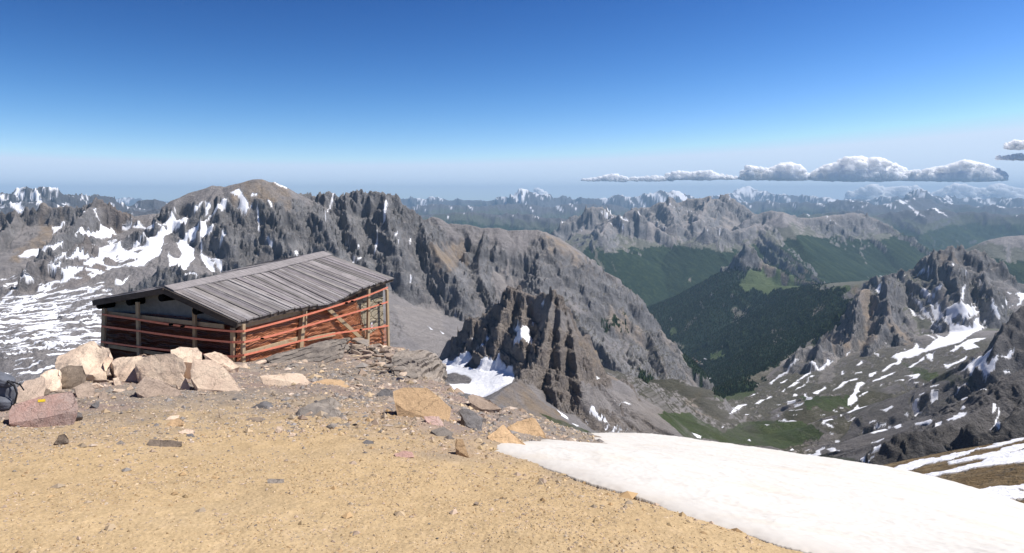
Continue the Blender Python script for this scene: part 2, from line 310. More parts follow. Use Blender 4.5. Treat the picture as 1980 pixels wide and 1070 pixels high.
# knolls by the basin
ridge('basin_knoll', [(1240,735,2500),(1290,735,2450),(1330,748,2400),(1350,765,2350),(1362,785,2250),(1380,802,2200)], (.25,80,.7,120,.45), .3, 90, 4)
ridge('basin_knoll', [(1380,752,3150),(1410,744,3120),(1440,740,3120),(1465,738,3150)], (.5,60,.5,120,.45), .3, 90, 5)
ridge('basin_knoll', [(1440,880,820),(1465,868,800),(1483,861,790),(1500,866,780),(1530,885,760)], (.45,50,.5,120,.5), .1, 60, .5)
ridge('basin_knoll', [(1560,790,2150),(1620,765,2250),(1680,755,2300),(1740,765,2250),(1790,790,2150)], (.3,80,.45,150,.4), .45, 110, 6)
ridge('basin_knoll', [(1620,815,1850),(1680,800,1900),(1730,808,1900),(1780,815,1850)], (.3,60,.45,120,.4), .45, 90, 5)
ridge('basin_knoll', [(1480,820,2050),(1560,815,2050),(1600,822,2000)], (.3,60,.4,120,.4), .45, 90, 4)
ridge('basin_knoll', [(1640,870,1500),(1700,852,1550),(1760,850,1550)], (.3,50,.45,120,.4), .45, 80, 4)
ridge('basin_knoll', [(1800,730,2350),(1850,715,2400),(1890,712,2400)], (.3,60,.45,120,.4), .45, 90, 5)
# right massif
ridge('right_massif', [(1655,548,5200),(1700,535,4900),(1722,529,4800),(1745,519,4700),(1775,504,4600),(1795,493,4500),(1810,487,4400),(1822,476,4300),(1835,471,4300),(1848,471,4300),(1862,478,4300),(1872,482,4300),(1885,479,4250),(1900,488,4250),(1912,494,4250),(1925,506,4200),(1938,523,4200),(1955,533,4200),(1980,545,4200),(2050,560,4200),(2200,560,4200)], (1.0,160,.7,300,.6), .4, 160, 12)
ridge('right_massif', [(1725,548,4300),(1760,540,4200),(1790,530,4100),(1815,528,4000),(1830,535,3900)], (1.8,80,1,150,.6), .45, 100, 12)
ridge('right_massif', [(1848,471,4300),(1845,510,4050),(1855,545,3850),(1862,580,3680)], (1.6,80,1.1,170,.6), .45, 110, 14)
ridge('right_massif', [(1900,488,4250),(1905,520,4050),(1912,550,3900),(1918,580,3760)], (1.6,80,1.1,170,.6), .45, 110, 14)
ridge('right_massif', [(1740,548,4300),(1722,540,4150),(1714,534,4050),(1710,545,3950),(1712,575,3800),(1720,605,3650),(1735,640,3500),(1750,660,3400)], (1.5,80,.95,200,.6), .4, 100, 12)
ridge('right_massif', [(1680,556,4150),(1662,556,4050),(1656,560,4000),(1650,585,3850),(1650,615,3700),(1645,650,3550),(1625,668,3450)], (1.6,80,1.0,200,.6), .4, 100, 10)
ridge('right_massif', [(1640,668,3500),(1610,662,3450),(1595,655,3400),(1582,672,3300),(1570,690,3250)], (1.5,50,.9,90,.55), .4, 80, 7)
ridge('right_massif', [(1600,672,3320),(1560,668,3500),(1545,680,3450),(1535,692,3400)], (1.2,40,.8,90,.55), .4, 80, 6)
ridge('right_massif', [(1720,605,3650),(1700,640,3450),(1685,670,3250)], (1.4,60,.9,120,.6), .4, 90, 9)
# near crags at the right edge
ridge('near_crag', [(2250,480,1800),(2100,540,1750),(2020,575,1720),(1975,588,1700),(1960,600,1690),(1948,615,1680),(1938,635,1670),(1925,655,1640),(1918,668,1620)], (1.6,80,1.0,120,.6), .45, 70, 8)
ridge('near_crag', [(2250,600,1000),(2100,660,980),(2000,700,960),(1965,722,950),(1930,745,940),(1890,770,930),(1850,790,920),(1830,800,915)], (.8,60,.8,120,.62), .45, 60, 6)
ridge('near_crag', [(2150,700,760),(2020,760,740),(1970,790,730),(1945,815,715),(1930,845,700)], (1.4,50,.9,80,.6), .45, 45, 6)
ridge('near_crag', [(1675,910,620),(1688,895,620),(1700,872,620),(1715,852,615),(1728,838,612),(1742,830,610),(1765,829,605),(1785,838,600),(1810,856,595),(1840,880,585),(1870,900,570)], (1.0,30,.75,50,.62), .3, 34, 3)
ridge('near_crag', [(1845,868,640),(1856,838,638),(1868,818,636),(1880,822,632),(1890,832,630),(1915,836,625),(1945,842,620),(1980,850,610),(2060,870,600)], (1.6,30,.9,50,.62), .3, 34, 3.5)
ridge('near_crag', [(1790,842,760),(1812,826,760),(1840,815,770),(1875,800,790),(1905,786,810),(1925,778,830)], (.7,40,.6,70,.6), .3, 50, 2.5)

OWN = ['terrain'] + sorted(set(r[0] for r in RD))
best = base.copy(); owner = np.zeros((NR, NT), np.int8); steep = np.zeros((NR, NT), np.float32)
# domain warp so that spurs and gullies wander
LR = np.log(Rr)[:, None]
wamp = np.interp(np.log(Rr), np.log([300, 1200, 3500, 12000, 50000]), [4, 14, 36, 110, 500]).astype(np.float32)[:, None]
wlen = wamp * 7
WX = X + wamp * fbm(X / wlen, Y / wlen, 3, 11) ; WY = Y + wamp * fbm(X / wlen, Y / wlen, 3, 23)
for ow, pts, prof, ga, gl, rough in RD:
    A = np.array([P3(*p) for p in pts])
    rr = np.hypot(A[:, 0], A[:, 1])
    s1, c1, s2, c2, s3 = prof
    # reach of the ridge: where it could still stand above the floor
    reach = c1 + c2 + 900 if rr.max() < 6000 else (c1 + c2 + 3500 if rr.max() < 17000 else c1 + c2 + 9000)
    if rr.max() < 900: reach = c1 + c2 + 150
    r0, r1 = rr.min() - reach, rr.max() + reach
    a0, a1 = np.searchsorted(Rr, max(r0, Rr[0])), np.searchsorted(Rr, min(r1, Rr[-1]))
    tt = np.arctan2(A[:, 0], A[:, 1]); dt = min(1.2, reach / max(rr.min(), 1.0))
    b0, b1 = np.searchsorted(TH, tt.min() - dt), np.searchsorted(TH, tt.max() + dt)
    if a1 - a0 < 2 or b1 - b0 < 2: continue
    sl = (slice(a0, a1), slice(b0, b1))
    x, y = WX[sl], WY[sl]
    H = np.full(x.shape, -1e9, np.float32); Dd = np.zeros_like(H); Ss = np.zeros_like(H); Zr = np.zeros_like(H)
    arc = 0.0
    for k in range(len(A) - 1):
        ax, ay, az = A[k]; bx, by, bz = A[k + 1]
        dx, dy = bx - ax, by - ay; L2 = dx * dx + dy * dy; L = math.sqrt(L2)
        t = np.clip(((x - ax) * dx + (y - ay) * dy) / L2, 0, 1)
        d = np.hypot(x - ax - t * dx, y - ay - t * dy)
        zr = az + t * (bz - az)
        h = zr - (s1 * np.minimum(d, c1) + s2 * np.clip(d - c1, 0, c2) + s3 * np.maximum(d - c1 - c2, 0))
        m = h > H
        H[m] = h[m]; Dd[m] = d[m]; Ss[m] = (arc + t * L)[m]; Zr[m] = zr[m]
        arc += L
    # gullies run down from the crest
    g = ridged(Ss / gl, Dd / (gl * 5), 3, 31) - .45
    g2 = gnoise(Ss / (gl * .37), Dd / (gl * 2.2), 57)
    Am = ga * 1.5 * gl * (1 - np.exp(-Dd / (gl * 1.1)))
    d = np.maximum(Dd - Am * (g + .3 * g2), 0)
    Zr = Zr + rough * (ridged(Ss / (gl * .55), Dd * 0, 3, 71) - .55) * np.exp(-Dd / (c1 * .6))
    h = Zr - (s1 * np.minimum(d, c1) + s2 * np.clip(d - c1, 0, c2) + s3 * np.maximum(d - c1 - c2, 0))
    st = 1 - sstep(c1 * .8, c1 * 1.2 + c2 * .5, d)
    if s1 < .65: st = st * 0.0 + sstep(.5, 1.0, s2) * sstep(c1 * .7, c1 * 1.1, d) * (1 - sstep(c1 + c2 * .7, c1 + c2, d))
    m = h > best[sl]
    bb = best[sl]; bb[m] = h[m]; best[sl] = bb
    oo = owner[sl]; oo[m] = OWN.index(ow); owner[sl] = oo
    ss = steep[sl]; ss[m] = st[m]; steep[sl] = ss
    # soften the join with what lies under it
Z0 = best
def blur(a, n=1):
    for _ in range(n):
        a = np.pad(a, 1, mode='edge')
        a = (a[:-2, 1:-1] + a[2:, 1:-1] + a[1:-1, :-2] + a[1:-1, 2:] + 2 * a[1:-1, 1:-1]) / 6
    return a
Z0 = blur(Z0, 2)

# ---- where a sight line of the photograph meets the terrain (-> grid row / column)
Emax = None
def build_E(Z):
    return Z / Rr[:, None].astype(np.float32)
EE = build_E(Z0)
CUM = np.maximum.accumulate(EE, axis=0)
def hit(px, py, rmin=0.0):
    x, y, z = ray(px, py); t = math.atan2(x, y); e = z / math.hypot(x, y)
    c = float(np.interp(t, TH, np.arange(NT))); ci = int(round(c))
    ci = min(max(ci, 0), NT - 1)
    k0 = int(np.searchsorted(Rr, rmin))
    colv = EE[k0:, ci]
    ok = np.nonzero(colv >= e)[0]
    if len(ok) == 0:
        rr_ = int(np.argmax(colv)) + k0
    else: rr_ = int(ok[0]) + k0
    return c, float(rr_)
JN = (np.arange(NT)[None, :] + np.zeros((NR, 1))).astype(np.float32)
IN = (np.arange(NR)[:, None] + np.zeros((1, NT))).astype(np.float32)
wob = np.interp(np.log(Rr), np.log([300, 1500, 4000, 12000, 50000]), [2, 9, 16, 60, 250]).astype(np.float32)[:, None]
NA = fbm(X / wob / 2.5, Y / wob / 2.5, 4, 101); NB = fbm(X / wob / 2.5 + 55, Y / wob / 2.5 - 20, 4, 131)
def paint(mask, polys, val=1.0, jit=5.0, soft=0.0, rmin=0.0, grow=False):
    """polys: outlines in photo pixels, carried to the ground they lie on"""
    for poly in polys:
        # refine the outline
        pp = []
        for k in range(len(poly)):
            a, b = poly[k], poly[(k + 1) % len(poly)]
            n = max(1, int(math.hypot(a[0] - b[0], a[1] - b[1]) / 12))
            for q in range(n): pp.append((a[0] + (b[0] - a[0]) * q / n, a[1] + (b[1] - a[1]) * q / n))
        h = np.array([hit(p[0], p[1], rmin) for p in pp])
        # drop wild jumps (a sight line that slips past a crest)
        med = np.median(h[:, 1]); rm = np.exp(np.interp(h[:, 1], np.arange(NR), np.log(Rr)))
        rmed = np.median(rm)
        keep = (rm < rmed * 1.6) & (rm > rmed / 1.6)
        h = h[keep]
        if len(h) < 3: continue
        j = jit * Q
        c0, c1 = int(max(0, h[:, 0].min() - j * 2 - 2)), int(min(NT, h[:, 0].max() + j * 2 + 3))
        r0, r1 = int(max(0, h[:, 1].min() - j * 4 - 2)), int(min(NR, h[:, 1].max() + j * 4 + 3))
        if c1 <= c0 or r1 <= r0: continue
        s = (slice(r0, r1), slice(c0, c1))
        xx = JN[s] + NA[s] * j; yy = IN[s] + NB[s] * j * 2.0
        inside = np.zeros(xx.shape, bool)
        x1, y1 = h[-1]
        for x2, y2 in h:
            if y1 != y2:
                cond = ((y2 > yy) != (y1 > yy))
                xi = (x1 - x2) * (yy - y2) / (y1 - y2) + x2
                inside ^= cond & (xx < xi)
            x1, y1 = x2, y2
        ms = mask[s]; ms[inside] = val; mask[s] = ms
def CR(x0, y0, s, polys):
    return [[(x0 + p[k] / s, y0 + p[k + 1] / s) for k in range(0, len(p), 2)] for p in polys]
SNOW = []
SNOW += CR(0, 330, 3.96, [
 [400,430,505,395,515,402,440,465,405,490],[560,515,660,455,700,462,780,432,850,442,905,462,860,490,770,540,700,520,640,500],
 [130,660,240,600,330,585,345,600,480,540,490,550,420,620,330,640,200,672],
 [920,430,1000,405,1080,412,1200,412,1340,362,1445,345,1420,400,1330,440,1270,500,1240,590,1230,650,1100,720,1040,740,940,722,1050,690,1060,640,1120,560,1150,490,1200,482,1290,424,1130,445,950,442],
 [740,580,860,570,950,600,1060,640,1040,690,900,660,800,700,730,720,640,720,640,690,730,680,760,640],[560,630,640,620,680,660,600,680,500,690],
 [1560,360,1530,400,1500,500,1430,560,1490,590,1490,680,1440,740,1350,740,1290,690,1290,630,1360,680,1400,640,1350,560,1430,510,1490,420],
 [1540,400,1640,290,1740,220,1740,262,1640,312,1580,390,1640,420,1600,500,1540,520,1550,620,1640,700,1640,780,1610,780,1540,680,1530,560],
 [1570,230,1622,240,1590,310,1570,322],[1770,160,1820,150,1870,200,1900,250,1900,300,1810,270,1840,240,1820,200,1780,172],[1930,172,1975,185,1965,196,1920,192],
 [1570,640,1650,640,1700,700,1705,770,1680,760,1640,690],[1700,455,1735,470,1700,520,1680,560,1690,500],[1480,300,1560,240,1550,270,1490,315],
 [1300,340,1370,270,1340,330,1260,375],[720,280,735,285,755,345,770,360,750,370,738,330],[632,305,655,310,645,345],[1410,820,1500,785,1520,805,1430,830],
 [880,820,940,850,990,800,1000,790,940,880,890,870],[350,740,520,650,560,650,480,700,400,740],[380,770,480,750,450,800,400,790],
 [500,760,620,790,560,820,500,850,400,860,340,900,330,940,400,900,480,830],[690,790,750,800,700,830],[640,460,660,450,680,470,600,500,560,500]])
SNOW += CR(300, 330, 2.892, [
 [425,115,465,108,490,140,525,190,560,185,500,225,450,205,480,170,460,125],[535,125,565,132,572,140,540,145],[620,165,650,170,665,215,640,198],
 [600,43,680,66,745,98,735,112,690,88,640,62],[1000,135,1016,140,985,205,963,240,957,290,940,292,958,230,975,190],[1278,190,1303,190,1288,250,1272,290,1270,250],
 [1243,340,1252,350,1242,420,1222,490,1224,440],[568,220,582,225,578,300,592,340,575,338,570,280],[620,382,640,385,662,430,650,442,635,410],[778,450,808,440,795,482],
 [1105,470,1125,478,1112,512,1100,508],[1150,475,1167,475,1145,518,1122,515],[1062,388,1080,390,1092,415,1080,410],[1128,412,1147,418,1135,440],[1412,600,1425,605,1445,628,1432,628],
 [1338,348,1357,350,1352,372],[1438,260,1462,290,1450,292],[160,605,210,570,245,588,190,602],[590,790,600,795],[1422,370,1432,375,1428,430],[1357,380,1366,385,1362,430],
 [1518,865,1555,895,1545,895],[1588,893,1620,915,1600,915],[1660,765,1695,800,1680,795]])
SNOW += CR(830, 530, 3.242, [
 [70,550,130,540,250,480,285,490,250,540,210,590,300,580,330,530,380,530,440,510,470,570,520,590,535,640,500,690,400,750,340,775,280,760,200,745,70,742,70,715,120,690,250,690,270,660,210,640,150,620,80,640],
 [525,322,560,308,570,350,600,310,632,330,622,390,582,402,562,450,530,462,522,440,550,380,530,350],[295,462,345,438,335,470],[350,410,378,403,362,428],[600,400,652,388,640,452,610,432],
 [640,310,668,298,650,330],[700,200,720,195,715,240,705,225],[795,852,870,900,875,916,830,892],[1000,862,1060,880,1142,922,1095,915],[1098,934,1190,942,1180,950,1110,949],[1140,958,1242,966,1235,976,1150,972],
 [1198,998,1235,1000,1300,1015,1285,1022,1220,1018],[1345,1015,1412,1016,1415,1026,1365,1030],[953,600,990,603,985,612,960,612],[1050,628,1074,645,1056,652],[1158,792,1212,812,1195,818],[1648,998,1712,1020,1705,1035,1680,1030],
 [968,898,1002,922,985,920],[885,930,940,955,925,960],[1215,810,1262,816,1255,822],[1500,1040,1535,1042,1530,1048],[205,430,225,415,215,435],[265,385,285,378,270,405]])
SNOW += CR(1380, 600, 6.483, [
 [705,915,780,850,960,690,1070,612,1082,620,990,695,945,765,830,845,720,942],[1150,710,1240,655,1252,670,1220,700,1340,680,1440,640,1512,638,1400,684,1300,724,1232,755,1190,805,1045,902,1030,890,1150,800,1222,730],
 [1303,740,1350,712,1392,718,1372,747,1320,756],[925,970,1000,910,1078,902,1000,947],[1163,905,1210,820,1272,803,1200,862,1182,905],[1018,1002,1100,958,1140,918,1152,930,1100,982],
 [1490,1012,1620,908,1740,872,1805,860,1800,877,1700,897,1600,955],[1640,562,1680,500,1712,520,1690,547],[1786,692,1850,638,1876,658,1820,694],[1595,795,1620,762,1642,792],[832,916,925,868,922,882,850,922],
 [858,1022,890,996,896,1020],[1238,1052,1330,1000,1400,958,1406,975,1292,1058],[1740,1070,1800,920,1850,898,1888,915,1820,980,1832,1020,1800,1070],[1770,790,1860,768,1870,780,1780,798],[1912,550,1932,582,1920,580]])
SNOW += CR(1380, 740, 6.483, [
 [1740,150,1800,-5,1832,20,1832,110,1790,180,1802,240,1720,288,1680,270,1680,220],[428,190,562,122,500,172],[588,162,685,143,682,160],[508,267,590,225,720,172,738,180,620,232,570,268],
 [222,332,290,300,415,278,412,296,330,322,240,342],[206,372,250,340,308,350,260,375],[188,400,228,394,216,414],[380,412,460,400,452,417],[645,548,702,550,672,568],[422,722,450,706,470,738],
 [812,487,880,464,1045,482,1035,494,900,493],[988,172,1010,144,1058,150,1030,174],[912,264,980,218,1030,210,1040,232,960,268],[1126,160,1150,146,1182,185,1240,196,1150,224,1168,192],
 [1000,302,1030,285,1125,252,1112,274,1040,310],[1232,147,1290,110,1340,88,1405,48,1404,70,1300,155],[1662,378,1780,308,1800,288,1940,288,1900,308,1780,344,1700,384],
 [1340,514,1430,458,1515,458,1440,498,1390,524],[1405,530,1450,524,1508,562,1460,564],[1276,858,1340,828,1392,828,1330,868],[1408,842,1480,823,1532,848,1532,864,1460,858],[1530,855,1590,868,1550,870],
 [1152,910,1220,893,1345,903,1335,922,1220,923],[1168,962,1305,928,1272,978],[998,908,1060,918,1165,957,1080,948],[1568,985,1640,983,1735,1005,1650,1003],[1812,978,1900,995,1945,978,1900,1022,1840,1008],
 [1866,937,1945,908,1945,926],[935,852,990,822,1012,850,1092,865,1072,882,1010,872],[1100,848,1215,838,1190,858],[1655,462,1778,443,1765,463],[1306,417,1405,393,1402,412],[1846,590,1905,588,1892,612],
 [102,562,188,548,180,560,110,572],[930,355,1130,335,1125,346,940,360],[757,417,825,414,820,426],[975,402,1050,395,1045,407],[790,272,845,268,840,280],[1520,378,1560,366,1560,390],[1490,350,1520,342,1515,360],
 [1570,410,1618,390,1590,435],[130,808,230,810,220,820,150,818],[1515,730,1580,735,1560,752],[1270,715,1318,718,1300,730],[1450,640,1495,635,1480,648],[1580,335,1625,325,1615,345],[1815,180,1930,110,1935,120,1830,182]])
SNOW += CR(1680, 740, 6.483, [
 [125,345,200,342,305,290,304,320,210,384,180,362],[0,480,92,478,80,502,0,504],[0,570,60,550,110,518,225,508,225,546,120,562,415,548,405,563,150,575],[15,632,180,588,245,598,120,626,60,648],
 [36,742,195,712,100,762,42,770],[40,820,90,798,155,808,90,853],[0,850,145,863,60,888,0,872],[0,905,75,897,30,920,0,922],[0,1000,130,958,20,1035,0,1065],[565,512,700,483,795,488,750,518,640,521],[816,547,828,500,935,488,900,543,850,560],
 [985,472,1130,368,1225,366,1195,424,1060,489],[755,217,800,158,870,112,884,130,844,222,788,278,778,222],[625,142,690,123,697,146,640,158],[655,212,745,168,745,203,690,223],[545,312,630,300,645,342,666,372,558,354],
 [572,242,610,188,645,200,612,255],[450,402,485,392,503,442,478,458],[1112,87,1162,58,1163,77],[1157,222,1180,185,1235,193],[1145,325,1180,265,1266,290],[776,45,885,33,850,64,788,62],[818,97,912,48,924,60],
 [1370,112,1475,58,1472,77,1400,118],[1515,580,1560,540,1600,440,1640,330,1692,288,1645,402,1595,522,1645,582,1610,608],[1540,368,1600,283,1606,330],[135,35,185,5,150,38],[1125,50,1220,10,1240,5,1140,58]])
SNOW += CR(1680, 600, 6.483, [
 [520,0,560,18,690,108,722,145,650,105,540,25],[655,12,780,118,915,260,888,270,770,155,680,65],
 [780,0,900,0,940,130,990,180,970,80,930,0,1300,0,1290,60,1240,90,1120,70,1040,100,1050,160,1130,210,1300,215,1330,100,1370,60,1390,90,1380,170,1400,180,1570,150,1400,240,1250,330,1170,400,1000,440,820,490,720,510,560,580,430,600,400,670,300,690,180,770,165,752,230,700,350,660,360,612,280,582,300,560,460,520,560,480,590,412,620,420,640,480,700,490,760,440,800,400,870,350,830,290,765,215,810,220,900,330,960,345,1010,300,1010,210,880,160,810,80],
 [1000,522,1200,400,1300,360,1485,348,1300,420,1388,460,1220,502,1170,460,1060,522],[1250,680,1400,570,1560,500,1600,500,1480,600,1510,640,1625,650,1580,760,1440,842,1380,832,1250,760,980,742,1150,762],
 [1600,620,1855,438,1800,522,1680,572,1560,642],[495,722,620,640,700,588,705,610,600,682,530,733],[708,582,812,530,812,600,802,642,740,602],[40,892,332,778,312,800,150,873,50,898],[0,800,105,768,40,842,0,842],
 [445,822,500,818,642,798,602,862,495,878,560,842],[315,882,430,863,443,876],[76,520,138,550,132,572,80,545],[345,368,362,372,382,422,372,415],[915,682,1000,690,1130,640,1222,576,1224,622,1140,664,980,722],
 [776,962,892,938,830,972],[1056,1042,1130,968,1163,970],[1376,1012,1472,967,1400,1022],[1670,812,1810,762,1700,822],[230,280,205,320,228,390,215,380,200,330],[560,905,780,915,770,925,600,912],[670,260,760,310,870,385,850,390,740,320],[420,480,470,512,450,510]])
SNOW += CR(1680, 460, 6.483, [
 [828,578,918,630,900,673,850,642],[640,690,750,653,780,680,770,800,812,850,812,900,860,868,900,900,922,1000,942,1065,860,1070,780,930,760,820,700,760],[778,648,852,680,842,812,808,752],
 [938,900,1010,880,1060,810,1150,788,1220,808,1290,830,1392,860,1392,900,1290,1000,1200,1032,1050,1012,1040,1070,960,1070,970,1000],[1183,600,1212,600,1192,700,1160,792,1148,780],
 [1288,820,1380,778,1392,800,1310,852],[1298,612,1340,598,1392,637,1330,627],[1280,800,1330,740,1340,750,1295,820],[497,700,530,708,590,808,680,888,760,968,862,1070,820,1062,660,930,585,850],[487,868,560,908,695,1020,640,1002],
 [1528,828,1645,910,1645,962,1590,992,1560,930],[1748,852,1850,840,1880,800,1892,742,1825,722,1945,678,1945,782,1880,842,1780,868],[1727,684,1785,700,1760,718],[1696,718,1732,745,1710,760],[1706,788,1756,800,1720,823],
 [1325,1055,1380,955,1393,990,1360,1070],[1405,1065,1450,955,1474,980,1430,1070],[607,420,705,348,702,376,640,417],[698,402,775,358,762,382],[752,412,803,383,792,407],[70,642,150,568,170,590,90,654],[736,262,772,238,752,268],
 [1665,812,1694,850,1680,902],[1030,330,1070,325,1065,390,1030,395],[1205,420,1222,440,1222,520,1206,510],[1410,380,1435,390,1430,410],[1418,600,1432,640,1412,672],[345,738,385,765,360,752],[1430,695,1500,710,1480,730],[420,500,455,492,435,512],[500,498,530,500,515,508],[125,485,180,488,150,492]])
# brighter tan / brown ground, grass, wood, dark rock outlines (photo pixels)
TAN = [[(455,352),(480,344),(500,343),(530,352),(560,366),(560,385),(530,392),(500,400),(470,395),(450,375)],
 [(950,775),(985,745),(1010,740),(1040,770),(1080,800),(1110,830),(1050,820),(1000,800)],[(1110,640),(1125,680),(1145,720),(1180,735),(1240,740),(1230,725),(1190,700),(1160,680),(1140,660)],
 [(835,480),(900,475),(905,495),(870,530),(840,520)],[(1655,560),(1680,560),(1690,600),(1690,640),(1680,660),(1672,610)],[(1570,640),(1620,655),(1650,665),(1700,640),(1690,665),(1640,680),(1600,665)],
 [(1820,480),(1850,495),(1835,505),(1815,495)],[(1470,500),(1500,512),(1560,540),(1590,548),(1540,550),(1480,530),(1460,520)],[(1050,455),(1085,465),(1150,520),(1110,500),(1075,485)],[(1180,590),(1240,640),(1260,665),(1200,640),(1170,615)],
 [(100,420),(128,430),(90,470),(50,500),(10,505),(60,465)],[(1440,862),(1483,855),(1540,880),(1530,900),(1420,895)],[(1330,765),(1360,760),(1345,790),(1325,785)],[(1335,790),(1380,805),(1390,815),(1350,800)],
 [(1700,600),(1730,620),(1800,700),(1780,690),(1740,650)],[(1150,480),(1100,462)]]
SCREE = [[(760,590),(850,600),(860,640),(880,700),(830,690),(780,640)],[(950,520),(990,530),(1020,560),(960,570)],[(1000,560),(1060,580),(1110,610),(1200,660),(1180,660),(1100,640),(1040,620)],
 [(1240,445),(1300,455),(1340,470),(1290,462)],[(1120,740),(1200,760),(1280,790),(1200,800),(1120,790)],[(1225,440),(1270,438),(1330,465),(1260,462)],[(1360,494),(1380,490),(1390,500),(1370,512)],
 [(1800,585),(1845,580),(1845,600),(1810,600)],[(1595,685),(1620,690),(1610,740),(1580,740)]]
GRASS = [[(1390,840),(1440,815),(1500,812),(1560,820),(1597,840),(1580,850),(1530,862),(1500,872),(1440,862),(1395,868)],[(1548,768),(1645,766),(1640,788),(1560,792)],[(1385,764),(1468,755),(1440,772),(1382,776)],
 [(1425,552),(1445,530),(1475,525),(1510,545),(1560,550),(1530,565),(1450,568)],[(1040,800),(1090,815),(1140,835),(1200,842),(1110,842)],[(1320,700),(1340,690),(1395,680),(1402,688),(1372,700),(1375,712),(1350,716),(1330,708)],[(1350,725),(1372,722),(1376,735),(1355,738)],
 [(1270,800),(1330,800),(1390,830),(1420,850),(1330,850)],[(1600,560),(1640,552),(1650,560),(1620,566)],[(1500,870),(1600,880),(1680,890),(1640,905),(1540,890)],[(1740,700),(1800,720),(1880,735),(1880,742),(1780,735)],[(1280,640),(1310,625),(1330,640),(1310,652)]]
WOOD = [[(1440,605),(1500,575),(1600,562),(1645,580),(1610,640),(1560,668),(1500,705),(1440,735),(1400,748),(1375,740),(1400,715),(1410,690),(1380,650),(1390,615)],[(1140,470),(1180,500),(1250,500),(1330,520),(1345,545),(1290,610),(1262,600),(1190,550),(1160,510)],[(1290,740),(1330,690),(1320,660),(1300,625),(1350,610),(1380,640),(1372,690),(1400,720),(1390,745),(1340,755)],[(1420,570),(1540,560),(1640,560),(1600,575),(1480,600),(1410,600)],[(1378,758),(1385,745),(1410,738),(1450,738),(1465,745),(1460,755),(1400,768)],[(1155,605),(1200,625),(1215,632),(1180,630)],[(1235,715),(1262,730),(1250,742),(1238,735)]]
BARE = [[(1410,600),(1445,595),(1450,612),(1425,622)],[(1490,640),(1515,636),(1512,655),(1498,668)],[(1500,665),(1492,668),(1510,632),(1517,640)],[(1575,590),(1595,583),(1590,600),(1572,612)],[(1315,640),(1360,600),(1352,610),(1330,640)],
 [(1141,457),(1145,460),(1152,480),(1158,490),(1155,500),(1166,515),(1170,525),(1164,525),(1160,515),(1149,497),(1152,492),(1143,475)],[(1178,495),(1182,505),(1188,520),(1194,525),(1186,518)],[(1200,480),(1215,460),(1225,462),(1235,475),(1215,478),(1208,488)],[(1300,660),(1325,672),(1320,676),(1285,655)],
 [(1250,650),(1280,668),(1322,680),(1300,680)],[(1330,540),(1337,535),(1336,548)],[(1412,625),(1432,630),(1425,615),(1455,588),(1445,600)]]
PEBB = [[(1190,735),(1260,745),(1300,775),(1370,815),(1330,830),(1200,815),(1160,790)]]

ROCKP = [[(865,668),(905,622),(960,586),(985,552),(1032,577),(1060,560),(1094,596),(1110,650),(1125,690),(1132,750),(1110,775),(1090,752),(1060,778),(1040,750),(1005,745),(990,740),(1000,720),(970,690),(930,682),(900,650)],[(1130,640),(1165,680),(1165,700),(1148,690)],
 [(640,380),(800,392),(870,460),(1010,500),(1000,560),(960,590),(900,600),(880,560),(840,560),(800,590),(760,530),(700,510),(650,470)],[(1050,450),(1090,490),(1150,520),(1190,560),(1250,620),(1300,690),(1240,685),(1180,620),(1120,590),(1030,560),(1000,500)],
 [(1585,690),(1600,640),(1650,590),(1675,640),(1690,650),(1640,665),(1610,690)],[(1690,560),(1720,545),(1735,620),(1770,650),(1780,670),(1720,670),(1685,665),(1700,620)],[(1830,475),(1930,500),(1930,570),(1880,590),(1840,585),(1760,560),(1780,530),(1820,520)]]
M_rock = np.zeros((NR, NT), np.float32); paint(M_rock, ROCKP, 1.0, 8)
M_snow = np.zeros((NR, NT), np.float32); M_tan = M_snow.copy(); M_grass = M_snow.copy(); M_wood = M_snow.copy(); M_bare = M_snow.copy(); M_scree = M_snow.copy()
paint(M_snow, SNOW, 1.0, 2.2)
paint(M_tan, TAN, 1.0, 12); M_tan = blur(M_tan, 4); paint(M_grass, GRASS, 1.0, 5); paint(M_wood, WOOD, 1.0, 9); paint(M_bare, BARE, 1.0, 2.5); paint(M_scree, SCREE, 1.0, 7)
# snow strewn over the slabs of the big bowl on the left, a soft amount that noise breaks into streaks
D1 = np.zeros_like(M_snow)
paint(D1, [[(0,600),(60,570),(150,545),(250,520),(330,470),(300,450),(140,470),(60,520),(0,540)]], .50, 8)
paint(D1, [[(-120,575),(0,585),(70,560),(150,560),(200,540),(240,600),(210,660),(150,690),(60,680),(-120,690)]], .54, 8)
paint(D1, [[(-120,690),(60,678),(150,690),(170,730),(100,800),(-120,800)]], .35, 8)
D1 = blur(D1, int(8 * Q) + 1)

# ================================================================ relief detail and colour
def slope_of(Z):
    dr = np.gradient(Rr)[:, None]; gz = np.gradient(Z, axis=0) / dr
    gt = np.gradient(Z, axis=1) / (Rr[:, None] * np.gradient(TH)[None, :])
    return gz, gt
gz, gt = slope_of(Z0)
sl0 = np.hypot(gz, gt)
rockm = np.clip(steep * 1.0, 0, 1) * sstep(.45, .8, sl0)
rockm = np.maximum(rockm, sstep(.95, 1.3, sl0))
low = fbm(X / 260, Y / 260, 3, 201)
near_floor = ((Rr > 1100) & (Rr < 3600))[:, None]
rockm = np.clip(rockm + .35 * (low > .18) * near_floor, 0, 1)
rockm = np.where(owner == OWN.index('near_crag'), rockm * .55, rockm)
rockm = np.maximum(rockm, .85 * M_rock); farm = np.isin(owner, [OWN.index('far_snow'), OWN.index('far_chain'), OWN.index('back_range')]); rockm = np.maximum(rockm, farm * .3); rockm = np.maximum(rockm, (owner == 0) * (Rr > 14000)[:, None] * .35)
rockm *= (1 - .85 * M_tan) * (1 - .9 * M_scree) * (1 - .9 * M_grass)
rockm *= 1 - .85 * blur(M_snow, 5) * (owner != OWN.index('back_range')) 
